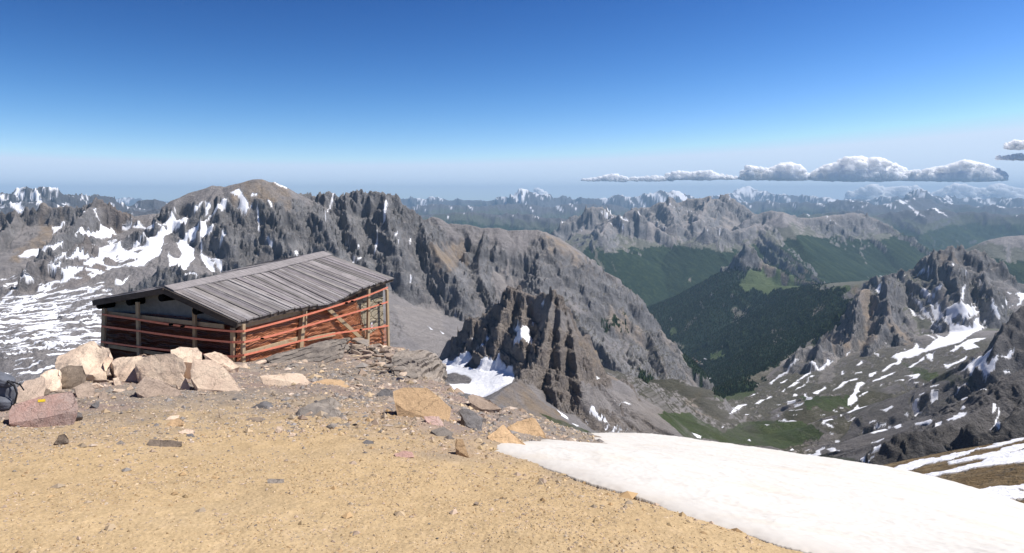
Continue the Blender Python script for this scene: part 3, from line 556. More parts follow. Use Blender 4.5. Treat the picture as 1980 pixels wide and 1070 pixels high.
rockm = blur(rockm, 2).astype(np.float32)
far_s = np.interp(np.log(Rr), np.log([300, 700, 1500, 3500, 9000, 14000, 50000]), [7, 11, 22, 50, 110, 160, 500]).astype(np.float32)[:, None]
KX, KY = X + 1.15 * Z0, Y - .95 * Z0        # sampled through the height too, so the relief is not drawn out down steep faces
det = ridged(KX / far_s / 2.3 + .5 * NA, KY / far_s / 2.3 + .5 * NB, 7, 301, gain=.60) - .42
fine = fbm((X - 1.3 * Z0) / far_s * 1.3, (Y + 1.2 * Z0) / far_s * 1.3, 4, 341, gain=.65)
isp = (owner == OWN.index('spire')).astype(np.float32)
far_s2 = far_s * np.where(owner == OWN.index('spire'), .8, 1.0).astype(np.float32)
Z = Z0 + rockm * far_s2 * (1.15 * det + .42 * fine + .75 * isp * ridged(KX / far_s * .9, KY / far_s * .9, 4, 381, gain=.6) - .3 * isp) + (1 - rockm) * far_s * (.05 * fine)
# rolling ground in the basin and bowl
bas = ((X * .6 + Y * .25), (Y * .7 - X * .15))
roll = ridged(bas[0] / 190 + NA * .3, bas[1] / 120 + NB * .3, 4, 401) - .4
inb = sstep(1000, 1400, Rr)[:, None] * (1 - sstep(3400, 4200, Rr))[:, None] * (1 - rockm) * (owner == 0) * (1 - sstep(-1000, -600, X) * (X < 420))
Z = Z + inb * 15 * roll * (1 - .7 * M_grass) * (1 - .8 * M_snow)
# strata: cliffs step along tilted beds
lam = far_s * 1.1
qz = (Z + .28 * X - .18 * Y + far_s * 1.2 * fbm(X / far_s / 9, Y / far_s / 9, 3, 451)) / lam
bedn = fbm(qz, KX / far_s / 14, 4, 461, gain=.7)
Z = Z + rockm * far_s * (.34 + .75 * isp) * bedn
Z = Z.astype(np.float32)
# far wood: canopy relief is added by the forest object; keep ground smooth
gz, gt = slope_of(Z); sl = np.hypot(gz, gt)
gzs, gts = slope_of(blur(Z0, int(5 * Q)))

def col(r, g, b): return np.array([r, g, b], np.float32)
def lay(C, m, c): return C + (c - C) * m[..., None]
n1 = fbm(KX / far_s / 1.1, KY / far_s / 1.1, 5, 501, gain=.65); n2 = fbm(X / far_s / 9, Y / far_s / 9, 3, 521); n3 = fbm(KX / far_s * 2.6, KY / far_s * 2.6, 3, 541, gain=.7)
scr = col(.245, .228, .220); C = np.zeros((NR, NT, 3), np.float32) + scr
C *= (1 + .14 * n1 + .12 * n2 + .10 * n3)[..., None]
C = lay(C, sstep(.05, .5, n2) * .5, col(.25, .215, .175))
# streaks down the scree
C *= (1 + .10 * gnoise((X * gts - Y * gzs) / far_s * 1.2, n2 * 3, 561))[..., None]
rk = rockm * sstep(-.15, .25, sl - .45 + .5 * n1)
bed = bedn * 2.2
rc = (.168 + .05 * bed + .085 * n1 + .07 * n3)[..., None] * col(1.0, .98, .975)
rc = np.clip(rc, .05, .4)
C = C + (rc - C) * rk[..., None]
C = lay(C, (farm | ((owner == 0) & (Rr > 14000)[:, None])) * .8, col(.052, .056, .064))
C = lay(C, (owner == OWN.index('middle_range')) * (1 - rk) * sstep(-.1, .3, n1) * .5, col(.27, .24, .215))
brown = (owner == OWN.index('left_crag')) * (X < -1050) * 1.0
C = lay(C, brown * sstep(-.3, .4, n2) * .55, col(.22, .16, .12))
sp = (owner == OWN.index('spire')) * rk
C = lay(C, sp * .6, col(.30, .25, .205) ); C = lay(C, sp * sstep(.05, .3, bedn) * .5, col(.17, .14, .12)) 
C = lay(C, M_scree * .6, col(.285, .26, .24)); C = lay(C, M_tan * np.clip(.42 + .9 * n1, 0, 1), col(.29, .215, .135))
# brown turf of the basin
turf = sstep(1150, 1500, Rr)[:, None] * (1 - sstep(3500, 4200, Rr))[:, None] * (Z < -440 - 60 * n2) * (X > 150) * (1 - sstep(.35, .75, sl)) * (Z0 < -200)
C = lay(C, turf * np.clip(.85 + .5 * n2, 0, 1) * (1 - .5 * M_scree), col(.078, .074, .050))
C = lay(C, M_grass * np.clip(.8 + .9 * n1 + .6 * n2, 0, 1), col(.058, .078, .030)); C = lay(C, M_grass * sstep(.0, .3, n1) * .5, col(.085, .095, .045))
knoll = (owner == OWN.index('near_crag')) * (Rr < 900)[:, None]
C = lay(C, knoll * .6, col(.125, .115, .10)); C = lay(C, (owner == OWN.index('near_crag')) * .55, col(.085, .082, .08))
C = lay(C, M_grass * (Rr > 4500)[:, None] * .8, col(.10, .145, .055))
# woods
zl = Z + 330 * n2 + 110 * n1
wood = (sstep(4300, 4700, Rr)[:, None] * (zl < -830)).astype(np.float32)
wood = np.maximum(wood, ((Z < -900 + 80 * n1) & (Rr > 3500)[:, None] & (gt > -.1) & (X > 500)).astype(np.float32) * (owner != OWN.index('basin_knoll')))
wood = np.maximum(wood, (zl < -735) * (Rr > 9000)[:, None])
wood = wood * (1 - M_grass) * (1 - M_bare) * (1 - .8 * (sl > 1.05))
lm_low = (owner == OWN.index('left_massif')) * (X > 300)
wood = wood * (1 - lm_low * (n1 + n2 > -.05)); wood = np.maximum(wood, M_wood)
Z = Z + wood * (Rr > 3000)[:, None] * 16 * n3
C = lay(C, wood, col(.017, .032, .016) ); C = lay(C, wood * sstep(-.05, .35, n3) * .8, col(.042, .062, .026))
C = lay(C, M_bare * np.clip(.6 + n1, 0, .9), col(.21, .19, .165))
grs = (zl < -560) * (1 - wood) * (Rr > 4300)[:, None] * (sl < .75)
C = lay(C, grs * .55, col(.07, .085, .04))
# snow
sn = M_snow * sstep(-.6, -.3, n3 + .4 - .2 * rk)
st_n = fbm((X * .85 + Y * .5) / 70 + NA * .4, (Y * .85 - X * .5) / 26 + NB * .4, 4, 601, gain=.55)
sn = np.maximum(sn, (D1 > .02) * ((st_n * .9 + .5 - .25 * rk) > (1.02 - D1)))
# far snow: high ground, in hollows
fs = (Rr > 9500)[:, None] * sstep(.16, .26, n1 * .9 + n3 * .35 + n2 * .25 + .00042 * (Z + 260) + .03 * (Rr > 25000)[:, None] - .02)
fs = fs * (Z > -520 - 100 * n1) * np.interp(Rr, [9500, 11000, 13000, 20000, 30000, 70000], [0, .55, .6, .6, 1, 1])[:, None]
mid = (owner == OWN.index('middle_range')) * (1 - (n1 > .30)); fs = fs * (1 - mid)
sn = np.clip(np.maximum(sn, fs), 0, 1)
sn = np.where(sn > .45, 1, sn * .6)
C = lay(C, sn, col(.86, .87, .90))
C = np.clip(C, .01, .92)
Z = Z + sn * (1 - rockm) * (Rr < 4500)[:, None] * .6

# ---- shader
mt, nt, out = newmat('mountain')
at = N(nt, 'ShaderNodeAttribute', attribute_name='Col')
tc = N(nt, 'ShaderNodeTexCoord')
a = noise_tex(nt, tc.outputs['Object'], .02, 9, .72); b = noise_tex(nt, tc.outputs['Object'], .25, 6, .7)
k = mth(nt, 'ADD', mth(nt, 'MULTIPLY', a, 1.1), mth(nt, 'MULTIPLY', b, .7)); k = mth(nt, 'ADD', k, .24)
lum = N(nt, 'ShaderNodeRGBToBW', {0: at.outputs[0]}).outputs[0]
issn = N(nt, 'ShaderNodeMapRange', {0: lum, 1: .45, 2: .7}).outputs[0]
kk = mixc(nt, issn, k, (1, 1, 1))
mul = mixc(nt, 1.0, at.outputs[0], kk, 'MULTIPLY')
bh = mth(nt, 'MULTIPLY', mth(nt, 'ADD', a, mth(nt, 'MULTIPLY', b, .25)), mth(nt, 'SUBTRACT', 1.0, mth(nt, 'MULTIPLY', issn, .8)))
principled(nt, out, mul, .93, bump(nt, bh, 1.0, 22.0), .1)

# ---- one mesh per mountain (cells go to the ridge that formed them)
V = np.stack([X, Y, Z], -1).reshape(-1, 3); Cf = C.reshape(-1, 3)
ii, jj = np.meshgrid(np.arange(NR - 1), np.arange(NT - 1), indexing='ij')
fo = owner[:-1, :-1]
v00 = ii * NT + jj
names = {'terrain': 'terrain', 'basin_knoll': 'basin_hills', 'far_snow': 'far_snowy_mountains', 'far_chain': 'far_mountains', 'back_range': 'background_mountains', 'middle_range': 'middle_mountains',
         'valley_side': 'valley_side_hills', 'right_range': 'distant_hills', 'left_crag': 'crag_mountains', 'left_massif': 'massif_mountains', 'spire': 'rock_spire_hill', 'right_massif': 'cirque_mountains', 'near_crag': 'near_crag_hills'}
for k_, nm in enumerate(OWN):
    m = fo == k_
    if not m.any(): continue
    q = v00[m]
    Fq = np.stack([q, q + 1, q + NT + 1, q + NT], -1)
    used, inv = np.unique(Fq, return_inverse=True)
    o = mesh_np(names[nm], V[used], inv.reshape(-1, 4), mt, colors=Cf[used])
    setp(o, kind='structure')
# ================================================================ the air
def box_obj(name, lo, hi, mat):
    V = np.array([[x, y, z] for x in (lo[0], hi[0]) for y in (lo[1], hi[1]) for z in (lo[2], hi[2])], float)
    Fc = np.array([[0,1,3,2],[4,6,7,5],[0,4,5,1],[2,3,7,6],[0,2,6,4],[1,5,7,3]])
    return mesh_np(name, V, Fc, mat, smooth=False)
hm, nt, out = newmat('haze')
pv = N(nt, 'ShaderNodeVolumePrincipled', {'Color': (.48, .74, 1.0, 1), 'Density': 2.05e-5, 'Anisotropy': .0, 'Absorption Color': (.0, .0, .0, 1)})
nt.links.new(pv.outputs[0], out.inputs['Volume'])
zmin, zmax = float(Z.min()), float(max(Z.max(), 2.0))
hz = box_obj('haze', (-62500, -300, zmin - 1), (62500, 62500, zmax + 60), hm)
setp(hz, kind='stuff')
# ================================================================ SUMMIT GROUND
from mathutils import Vector, Matrix, noise as mnoise
import bmesh
GC = [(-300,1070,3.2),(0,1070,3.2),(500,1070,3.2),(1000,1070,3.25),(1500,1075,3.4),(2100,1180,2.9),(0,950,4.5),(500,950,4.5),(900,950,4.6),(1200,957,4.75),
 (0,870,6.0),(400,872,6.0),(800,870,6.1),(-200,850,6.6),(0,818,7.4),(300,800,8.0),(600,800,8.2),(850,815,8.0),(950,868,6.7),(900,830,7.7),(1050,862,7.8),
 (150,775,9.2),(470,752,10.6),(600,742,11.5),(740,748,12.0),(860,798,9.4),(300,755,10.4),(100,770,9.4),(20,800,8.3),(110,742,11.2),(60,768,9.8),(210,712,15.5),
 (465,702,18.0),(190,690,21.7),(520,700,17.0),(640,668,20.5),(751,672,25),(560,705,15.5),(620,722,14.2),(740,722,14.6),(800,690,19),(840,700,18.5),(848,742,13.5),(330,700,16),(700,690,18),(660,700,16),
 (980,792,11.5),(1060,820,11),(1140,857,10),(1100,842,10.4),(930,785,11.6),(1000,830,9.6),(1000,850,8.6),
 (1110,838,13.5),(1200,846,13.5),(1300,857,13.3),(1400,871,13),(1550,892,12.6),(1700,916,12),(1850,948,11.4),(1980,991,10.6),(2200,1065,9.6),
 (1250,890,8.6),(1500,940,7.2),(1800,1010,6.2),(1980,1065,5.6),(1500,1050,3.7),(1300,985,4.5),(1700,1060,4.6),(400,690,24),(600,685,26),(-300,830,7.6)]
gp = np.array([P3(*g) for g in GC]); gr_ = np.hypot(gp[:, 0], gp[:, 1])
guv = np.stack([np.arctan2(gp[:, 0], gp[:, 1]) * 1.6, np.log(gr_)], 1); gz_ = gp[:, 2] / gr_
ex = [(a, r, -1.62 / r) for a in (-1.2, -.6, 0, .6, 1.2) for r in (.5, 1.0, 2.0)] + [(-1.2, 6, -.33), (-1.2, 12, -.3), (1.2, 6, -.5), (1.2, 12, -.5)]
guv = np.r_[guv, [(a * 1.6, math.log(r)) for a, r, e in ex]]; gz_ = np.r_[gz_, [e for a, r, e in ex]]
gw = tps_fit(guv, gz_, 2e-4)
RCP = sorted([(-700,6.5),(-300,7.6),(-100,8.0),(0,9.0),(60,10.2),(110,12.0),(170,19),(200,23),(400,27),(700,27),(760,26),(800,20.5),(845,19),(852,15),(870,13.5),(900,12.2),(980,11.9),(1060,11.6),(1100,13.6),(1200,13.6),(1300,13.4),(1400,13.1),(1550,12.7),(1700,12.1),(1850,11.5),(1980,10.7),(2200,9.7),(2800,8)])
rc_t = np.array([math.atan2(P3(p, 700, 1)[0], P3(p, 700, 1)[1]) for p, d in RCP])
rc_r = np.array([d / math.cos(t) for (p, d), t in zip(RCP, rc_t)])
def ground_raw(x, y):
    x = np.asarray(x, float); y = np.asarray(y, float)
    t = np.arctan2(x, y); r = np.maximum(np.hypot(x, y), .35)
    rc = np.interp(t, rc_t, rc_r)
    r1 = np.minimum(r, rc)
    e = tps_eval(guv, gw, t * 1.6, np.log(r1))
    z = e * r
    over = np.maximum(r - rc, 0)
    z = z - .62 * over * over / (over + 1.2)
    return z
def fine_rel(x, y):
    r = np.hypot(x, y)
    z = .055 * fbm(x / 1.9, y / 1.9, 3, 801) + .022 * fbm(x / .42, y / .42, 3, 811)
    z = z + sstep(6.5, 9, r) * (.05 * (ridged(x / .9, y / .9, 3, 821) - .4))
    z = z + .007 * fbm(x / .09, y / .09, 2, 831) + .0035 * gnoise(x / .022, y / .022, 841)
    return z
def gz(x, y):
    return float((ground_raw(np.array([x]), np.array([y])) + fine_rel(np.array([x]), np.array([y])))[0])
def ghit(px, py, dmax=40.0):
    x, y, z = ray(px, py); d = np.geomspace(1.5, dmax, 700)
    k = d / y; zz = ground_raw(x * k, d)
    ok = np.nonzero(zz >= z * k)[0]
    dd = d[ok[0]] if len(ok) else dmax
    k = dd / y
    return Vector((x * k, dd, float(ground_raw(np.array([x * k]), np.array([dd]))[0])))
gth = np.radians(np.concatenate([np.linspace(-179, -38, 90, endpoint=False), np.linspace(-38, 38, int(1150 * Q)), np.linspace(38, 179, 91)[1:]]))
grr = np.concatenate([np.geomspace(.4, 2.6, 30, endpoint=False), np.geomspace(2.6, 30, int(880 * Q), endpoint=False), np.geomspace(30, 252, 60)])
GX = grr[:, None] * np.sin(gth)[None]; GY = grr[:, None] * np.cos(gth)[None]
# ground: exact thin-plate surface on a coarse grid, then refined
ci_ = np.unique(np.r_[np.arange(0, len(gth), 6), len(gth) - 1]); cj_ = np.unique(np.r_[np.arange(0, len(grr), 5), len(grr) - 1])
cz_ = ground_raw(GX[np.ix_(cj_, ci_)], GY[np.ix_(cj_, ci_)])
tmp_ = np.stack([np.interp(gth, gth[ci_], row) for row in cz_])
pz = np.interp(grr, grr[cj_], np.arange(len(cj_))); a0_ = np.clip(pz.astype(int), 0, len(cj_) - 2); ff = (pz - a0_)[:, None]
GZ0 = tmp_[a0_] * (1 - ff) + tmp_[a0_ + 1] * ff
GZ = GZ0 + fine_rel(GX, GY)
# ---- colour of the ground: ochre dirt near, grey shale scree further, pinkish rubble right
g1 = fbm(GX / 2.2, GY / 2.2, 4, 901); g2 = fbm(GX / .25, GY / .25, 4, 911, gain=.6); g3 = fbm(GX / .04, GY / .04, 3, 921, gain=.7); g4 = fbm(GX / .7, GY / .9, 4, 931)
GC_ = np.zeros(GX.shape + (3,), np.float32) + col(.51, .37, .205)
GC_ = lay(GC_, sstep(.0, .5, g1) * .5, col(.58, .43, .245)); GC_ = lay(GC_, sstep(-.05, .45, g4) * .35, col(.43, .325, .195))
gR = np.hypot(GX, GY)
greym = sstep(6.4, 10.6, gR + 1.9 * g1 + 1.3 * g4) 
gpx = GX / np.maximum(GY, .1)
greym = np.maximum(greym, sstep(5.4, 7.9, gR + 1.3 * g1 + .9 * g4) * sstep(-.30, -.05, gpx))
greym = np.maximum(greym, sstep(.02, .08, gpx) * sstep(4.5, 5.6, gR + .6 * g1) * .8)
gcol = col(.255, .215, .175) + (sstep(-.2, .4, g1)[..., None]) * (col(.285, .215, .18) - col(.255, .215, .175))
gcol = gcol + sstep(.1, .5, g4)[..., None] * (col(.19, .175, .16) - gcol) * .7
GC_ = GC_ + (gcol - GC_) * greym[..., None]
spot = sstep(.12, .32, g2 * .8 + g3 * .4)
GC_ *= (1 + .16 * g2 + .22 * g3)[..., None]
GC_ = lay(GC_, spot * .4 * (.3 + .7 * greym), col(.42, .34, .27))
GC_ = np.clip(GC_, .03, .8)
gm, nt, out = newmat('stony_ground')
at = N(nt, 'ShaderNodeAttribute', attribute_name='Col'); tc = N(nt, 'ShaderNodeTexCoord')
na_ = noise_tex(nt, tc.outputs['Object'], 55, 6, .75); nb_ = noise_tex(nt, tc.outputs['Object'], 9, 5, .6)
vo = N(nt, 'ShaderNodeTexVoronoi', {'Scale': 34.0, 'Randomness': 1.0}); nt.links.new(tc.outputs['Object'], vo.inputs['Vector'])
k = mth(nt, 'ADD', mth(nt, 'MULTIPLY', na_, .55), mth(nt, 'MULTIPLY', nb_, .35)); k = mth(nt, 'ADD', k, .52)
mul = mixc(nt, 1.0, at.outputs[0], k, 'MULTIPLY')
hgt = mth(nt, 'ADD', na_, mth(nt, 'MULTIPLY', vo.outputs[0], -.6))
principled(nt, out, mul, .95, bump(nt, hgt, .55, .02), .08)
ng, mg = GX.shape
ii, jj = np.meshgrid(np.arange(ng - 1), np.arange(mg - 1), indexing='ij'); q = (ii * mg + jj).ravel()
gnd = mesh_np('ground', np.stack([GX, GY, GZ], -1).reshape(-1, 3), np.stack([q, q + 1, q + mg + 1, q + mg], -1), gm, colors=GC_.reshape(-1, 3))
setp(gnd, kind='structure')

# ---- snowfield lying over the right flank
snp = [(948,878),(944,868),(955,858),(975,852),(1010,850),(1040,848),(1075,850),(1100,852),(1140,856),(1170,857)]
snow_poly = []
for p in [(946,866,0),(960,858,0),(1000,856,0),(1045,852,0),(1090,855,0),(1130,858,0),(1150,857,0)]: snow_poly.append(ghit(p[0], p[1])[:2])
for px, py, D in [(1158,856,10.2),(1130,845,12.2),(1108,836,13.2),(1100,836,14.5)]:
    v = P3(px, py, D); snow_poly.append((v[0], v[1]))
for px, D in [(1150,15.5),(1300,16),(1600,15.5),(1900,14.5),(2200,13),(2700,9)]:
    v = P3(px, 900, D); snow_poly.append((v[0], v[1]))
for px, py, D in [(2600,1500,2.3),(1900,1270,2.6)]:
    v = P3(px, py, D); snow_poly.append((v[0], v[1]))
for p in [(1600,1078),(1500,1055),(1400,1027),(1300,993),(1250,972),(1200,955),(1130,935),(1080,915),(1030,897),(980,884),(950,875)]: snow_poly.append(ghit(*p)[:2])
SPY = np.array([(a[0], a[1]) for a in snow_poly])
def sdist(x, y):
    best_ = np.full(x.shape, 1e9); ins = np.zeros(x.shape, bool)
    x1, y1 = SPY[-1]
    for x2, y2 in SPY:
        dx, dy = x2 - x1, y2 - y1; L2 = dx * dx + dy * dy + 1e-12
        t = np.clip(((x - x1) * dx + (y - y1) * dy) / L2, 0, 1)
        best_ = np.minimum(best_, np.hypot(x - x1 - t * dx, y - y1 - t * dy))
        if y1 != y2: ins ^= ((y2 > y) != (y1 > y)) & (x < (x1 - x2) * (y - y2) / (y1 - y2) + x2)
        x1, y1 = x2, y2
    return np.where(ins, best_, -best_)
c0 = int(np.searchsorted(gth, R(-4))); c1 = int(np.searchsorted(gth, R(55))); r1_ = int(np.searchsorted(grr, 20)); r0_ = int(np.searchsorted(grr, 2.0))
sx, sy, sz0 = GX[r0_:r1_, c0:c1], GY[r0_:r1_, c0:c1], GZ0[r0_:r1_, c0:c1]
sdv = sdist(sx, sy) + .07 * fbm(sx / .5, sy / .5, 3, 951) + .012 * gnoise(sx / .06, sy / .06, 955)
sdv = sdv + .05 * fbm(sx / 1.4, sy / 1.4, 2, 957)
th_ = .045 * (1 - np.exp(-np.maximum(sdv, 0) / .10)) + .09 * sstep(0, 1.6, sdv)
sth = np.where(sdv > 0, th_, -.09 + sdv * .8)
cup = .013 * (ridged(sx / .42 + .3 * gnoise(sx, sy, 77), sy / .60, 3, 961) - .4) + .035 * fbm(sx / 1.6, sy / 1.6, 3, 963) + .004 * gnoise(sx / .05, sy / .05, 967)
sz = sz0 + sth + cup * sstep(0, .5, sdv)
dirt = sstep(.05, .42, fbm(sx / .9 + .2 * sy, sy / .5, 4, 971)); edge = np.exp(-np.maximum(sdv, 0) / .22)
SC = np.zeros(sx.shape + (3,), np.float32) + col(.655, .625, .565)
SC = lay(SC, dirt * .42, col(.62, .54, .425)); SC = lay(SC, sstep(.1, .5, fbm(sx / .35, sy / .22, 3, 981)) * .5, col(.57, .52, .455)); SC = lay(SC, edge * .55, col(.50, .44, .37))
dm = (sth > -.085)
mm = dm[:-1, :-1] | dm[1:, :-1] | dm[:-1, 1:] | dm[1:, 1:]
ns_, ms_ = sx.shape; ii, jj = np.meshgrid(np.arange(ns_ - 1), np.arange(ms_ - 1), indexing='ij'); q = (ii * ms_ + jj)[mm]
Fq = np.stack([q, q + 1, q + ms_ + 1, q + ms_], -1); used, inv = np.unique(Fq, return_inverse=True)
smt, nt, out = newmat('old_snow'); at = N(nt, 'ShaderNodeAttribute', attribute_name='Col'); tc = N(nt, 'ShaderNodeTexCoord')
na_ = noise_tex(nt, tc.outputs['Object'], 14, 6, .65)
pb = principled(nt, out, at.outputs[0], .6, bump(nt, na_, .25, .012), .2)
SV = np.stack([sx, sy, sz], -1).reshape(-1, 3)
snow = mesh_np('snow', SV[used], inv.reshape(-1, 4), smt, colors=SC.reshape(-1, 3)[used]); setp(snow, kind='structure')

# ---- the ochre slope with snow tongues beyond, at the right edge
JP = [(1600,925,300),(1680,907,290),(1740,893,285),(1800,880,280),(1860,868,275),(1920,857,270),(1980,846,265),(2100,825,260),(2300,790,255),
 (1650,960,180),(1760,950,170),(1860,930,165),(1980,905,165),(2200,880,165),(1800,975,120),(1900,985,105),(1980,985,100),(2200,1010,95),(1980,1060,70),(2200,1100,65),(1850,1040,75)]
jp = np.array([P3(*g) for g in JP]); jr = np.hypot(jp[:, 0], jp[:, 1]); juv = np.stack([np.arctan2(jp[:, 0], jp[:, 1]) * 2, np.log(jr)], 1)
jw = tps_fit(juv, jp[:, 2] / jr, 1e-3)
jth = np.linspace(R(21), R(50), int(420 * Q)); jrr = np.geomspace(60, 420, int(380 * Q))
JX = jrr[:, None] * np.sin(jth); JY = jrr[:, None] * np.cos(jth)
jct = np.array([math.atan2(P3(p, 900, 1)[0], 1 * P3(p, 900, 1)[1]) for p in (1600, 1980, 2300)]); jcr = np.interp(jth, jct, [330, 325, 325])[None] + 0 * JX
r_in = np.minimum(jrr[:, None], jcr)
JZ = tps_eval(juv, jw, jth[None] * 2 + 0 * JX, np.log(r_in)) * jrr[:, None]
ov = np.maximum(jrr[:, None] - jcr, 0); JZ = JZ - .7 * ov * ov / (ov + 8)
JZ = JZ + .9 * fbm(JX / 22, JY / 22, 5, 1001) + .35 * (ridged(JX / 7, JY / 7, 4, 1011) - .4)
EEj = np.maximum.accumulate(JZ / jrr[:, None], axis=0)
def jhit(px, py):
    x, y, z = ray(px, py); t = math.atan2(x, y); e = z / math.hypot(x, y)
    c = float(np.clip(np.interp(t, jth, np.arange(len(jth))), 0, len(jth) - 1)); colv = EEj[:, int(round(c))]
    if t > jth[-1]: c = len(jth) - 1
    k = int(np.searchsorted(colv, e)); return c, float(min(k, len(jrr) - 1))
JS = np.zeros(JX.shape, bool)
jn, im = np.meshgrid(np.arange(len(jth)), np.arange(len(jrr)))
jA = 3.5 * fbm(JX / 6, JY / 6, 3, 1021); jB = 5 * fbm(JX / 7, JY / 7, 3, 1031)
for poly in CR(1500, 820, 4.125, [[960,350,1080,310,1300,270,1500,230,1620,200,1780,165,1980,118,2400,20,2400,40,1980,140,1800,185,1640,210,1560,235,1480,270,1380,300,1200,330,1100,370,1000,400,960,385,860,412],
  [1350,325,1450,300,1600,260,1760,225,1880,180,1980,170,2400,90,2400,120,1980,205,1850,240,1700,285,1500,310],[960,435,1160,430,1400,375,1640,300,1760,260,1860,240,1980,210,2400,150,2400,270,1980,310,1800,335,1640,350,1460,395,1300,415,1180,442],
  [1560,560,1700,520,1880,510,1980,495,2400,440,2400,520,1980,535,1890,520,1980,560,2400,560,2400,600,1980,615,1780,632,1600,600]]):
    h = np.array([jhit(*p) for p in poly]); ins = np.zeros(JX.shape, bool); x1, y1 = h[-1]; xx = jn + jA; yy = im + jB
    for x2, y2 in h:
        if y1 != y2: ins ^= ((y2 > yy) != (y1 > yy)) & (xx < (x1 - x2) * (yy - y2) / (y1 - y2) + x2)
        x1, y1 = x2, y2
    JS |= ins
j1 = fbm(JX / 12, JY / 12, 4, 1041); j2 = fbm(JX / 1.6, JY / 1.6, 3, 1051, gain=.7)
JC = np.zeros(JX.shape + (3,), np.float32) + col(.235, .165, .085)
JC = lay(JC, sstep(-.1, .4, j1), col(.30, .225, .13)); JC *= (1 + .2 * j2)[..., None]
JC = lay(JC, sstep(.18, .3, fbm(JX / 5, JY / 5, 4, 1061)) * .6, col(.13, .115, .095))
JC = lay(JC, JS.astype(np.float32), col(.86, .86, .88)); JC = np.clip(JC, .03, .9)
JZ = JZ + JS * .5
n1_, m1_ = JX.shape; ii, jj = np.meshgrid(np.arange(n1_ - 1), np.arange(m1_ - 1), indexing='ij'); q = (ii * m1_ + jj).ravel()
sl_o = mesh_np('ochre_slope', np.stack([JX, JY, JZ], -1).reshape(-1, 3), np.stack([q, q + 1, q + m1_ + 1, q + m1_], -1), mt, colors=JC.reshape(-1, 3)); setp(sl_o, kind='structure')
# ================================================================ ROCKS
def rockmat(name, base, alt, dark, bands=0.0, scale=6.0, rough=.92):
    m, nt, out = newmat(name)
    tc = N(nt, 'ShaderNodeTexCoord'); v = tc.outputs['Object']
    oi = N(nt, 'ShaderNodeObjectInfo')
    ad = N(nt, 'ShaderNodeVectorMath', operation='ADD'); nt.links.new(v, ad.inputs[0])
    sc_ = N(nt, 'ShaderNodeVectorMath', operation='SCALE'); nt.links.new(oi.outputs['Location'], sc_.inputs[0]); sc_.inputs['Scale'].default_value = 3.1
    nt.links.new(sc_.outputs[0], ad.inputs[1]); v = ad.outputs[0]
    a = noise_tex(nt, v, scale * .35, 6, .6); b = noise_tex(nt, v, scale * 2.4, 7, .7); c = noise_tex(nt, v, scale * 9, 5, .7)
    cc = ramp(nt, a, [(.32, base), (.62, alt)])
    cc = mixc(nt, ramp(nt, b, [(.50, (0, 0, 0)), (.70, (.75, .75, .75))]), cc, dark)
    if bands:
        wv = N(nt, 'ShaderNodeTexWave', {'Scale': bands, 'Distortion': 5.0, 'Detail': 4.0, 'Detail Scale': 1.5}, wave_type='BANDS', bands_direction='Z'); nt.links.new(v, wv.inputs['Vector'])
        cc = mixc(nt, mth(nt, 'MULTIPLY', wv.outputs[1], .45), cc, dark)
    rv = mth(nt, 'ADD', mth(nt, 'MULTIPLY', oi.outputs['Random'], .35), .80)
    k = mth(nt, 'MULTIPLY', mth(nt, 'ADD', mth(nt, 'MULTIPLY', c, .5), .75), rv)
    cc = mixc(nt, 1.0, cc, k, 'MULTIPLY')
    # fine dark cracks
    vo = N(nt, 'ShaderNodeTexVoronoi', {'Scale': scale * .42}, feature='DISTANCE_TO_EDGE')
    dv = N(nt, 'ShaderNodeVectorMath', operation='ADD'); nt.links.new(v, dv.inputs[0])
    nz = N(nt, 'ShaderNodeTexNoise', {'Scale': scale, 'Detail': 4}); nt.links.new(v, nz.inputs['Vector'])
    s2 = N(nt, 'ShaderNodeVectorMath', operation='SCALE'); nt.links.new(nz.outputs[1], s2.inputs[0]); s2.inputs['Scale'].default_value = .28
    nt.links.new(s2.outputs[0], dv.inputs[1]); nt.links.new(dv.outputs[0], vo.inputs['Vector'])
    cr = ramp(nt, vo.outputs[0], [(0.0, (.62, .62, .62)), (.014, (1, 1, 1))])
    cc = mixc(nt, 1.0, cc, cr, 'MULTIPLY')
    h = mth(nt, 'ADD', b, mth(nt, 'ADD', mth(nt, 'MULTIPLY', c, .4), mth(nt, 'MULTIPLY', cr, .35)))
    principled(nt, out, cc, rough, bump(nt, h, .6, .035), .12)
    return m
RM = {
 'cream': rockmat('cream_stone', (.80, .65, .485), (.73, .56, .42), (.55, .43, .325)),
 'pink': rockmat('pink_stone', (.58, .34, .275), (.52, .39, .33), (.40, .24, .19)),
 'ochre': rockmat('ochre_stone', (.64, .44, .25), (.57, .39, .225), (.42, .28, .16)),
 'grey': rockmat('grey_stone', (.31, .275, .235), (.38, .325, .27), (.19, .17, .15), 2.0),
 'slate': rockmat('slate_stone', (.18, .172, .172), (.24, .225, .215), (.12, .115, .11), 6.0),
 'brown': rockmat('brown_stone', (.26, .205, .155), (.34, .27, .205), (.15, .12, .095), 4.0),
 'tan': rockmat('tan_stone', (.52, .41, .32), (.44, .34, .26), (.30, .23, .18)),
}
def rough_mesh(bm, amp, freq, seed, levels, frac=.5, ridge_amp=.0):
    for _ in range(levels):
        bmesh.ops.subdivide_edges(bm, edges=bm.edges[:], cuts=1, use_grid_fill=True)
    bmesh.ops.triangulate(bm, faces=bm.faces[:])
    bm.normal_update()
    off = Vector((seed * 3.7, seed * 1.3, -seed * 2.1))
    mv = []
    for v in bm.verts:
        p = v.co * freq + off
        n = mnoise.fractal(p, .9, 2.1, 5) * amp
        n += -abs(mnoise.noise(p * .8)) * ridge_amp
        mv.append(v.normal * n)
    for v, d in zip(bm.verts, mv): v.co += d
def off_(s): return Vector((s * 1.7, -s * .9, s * .4))
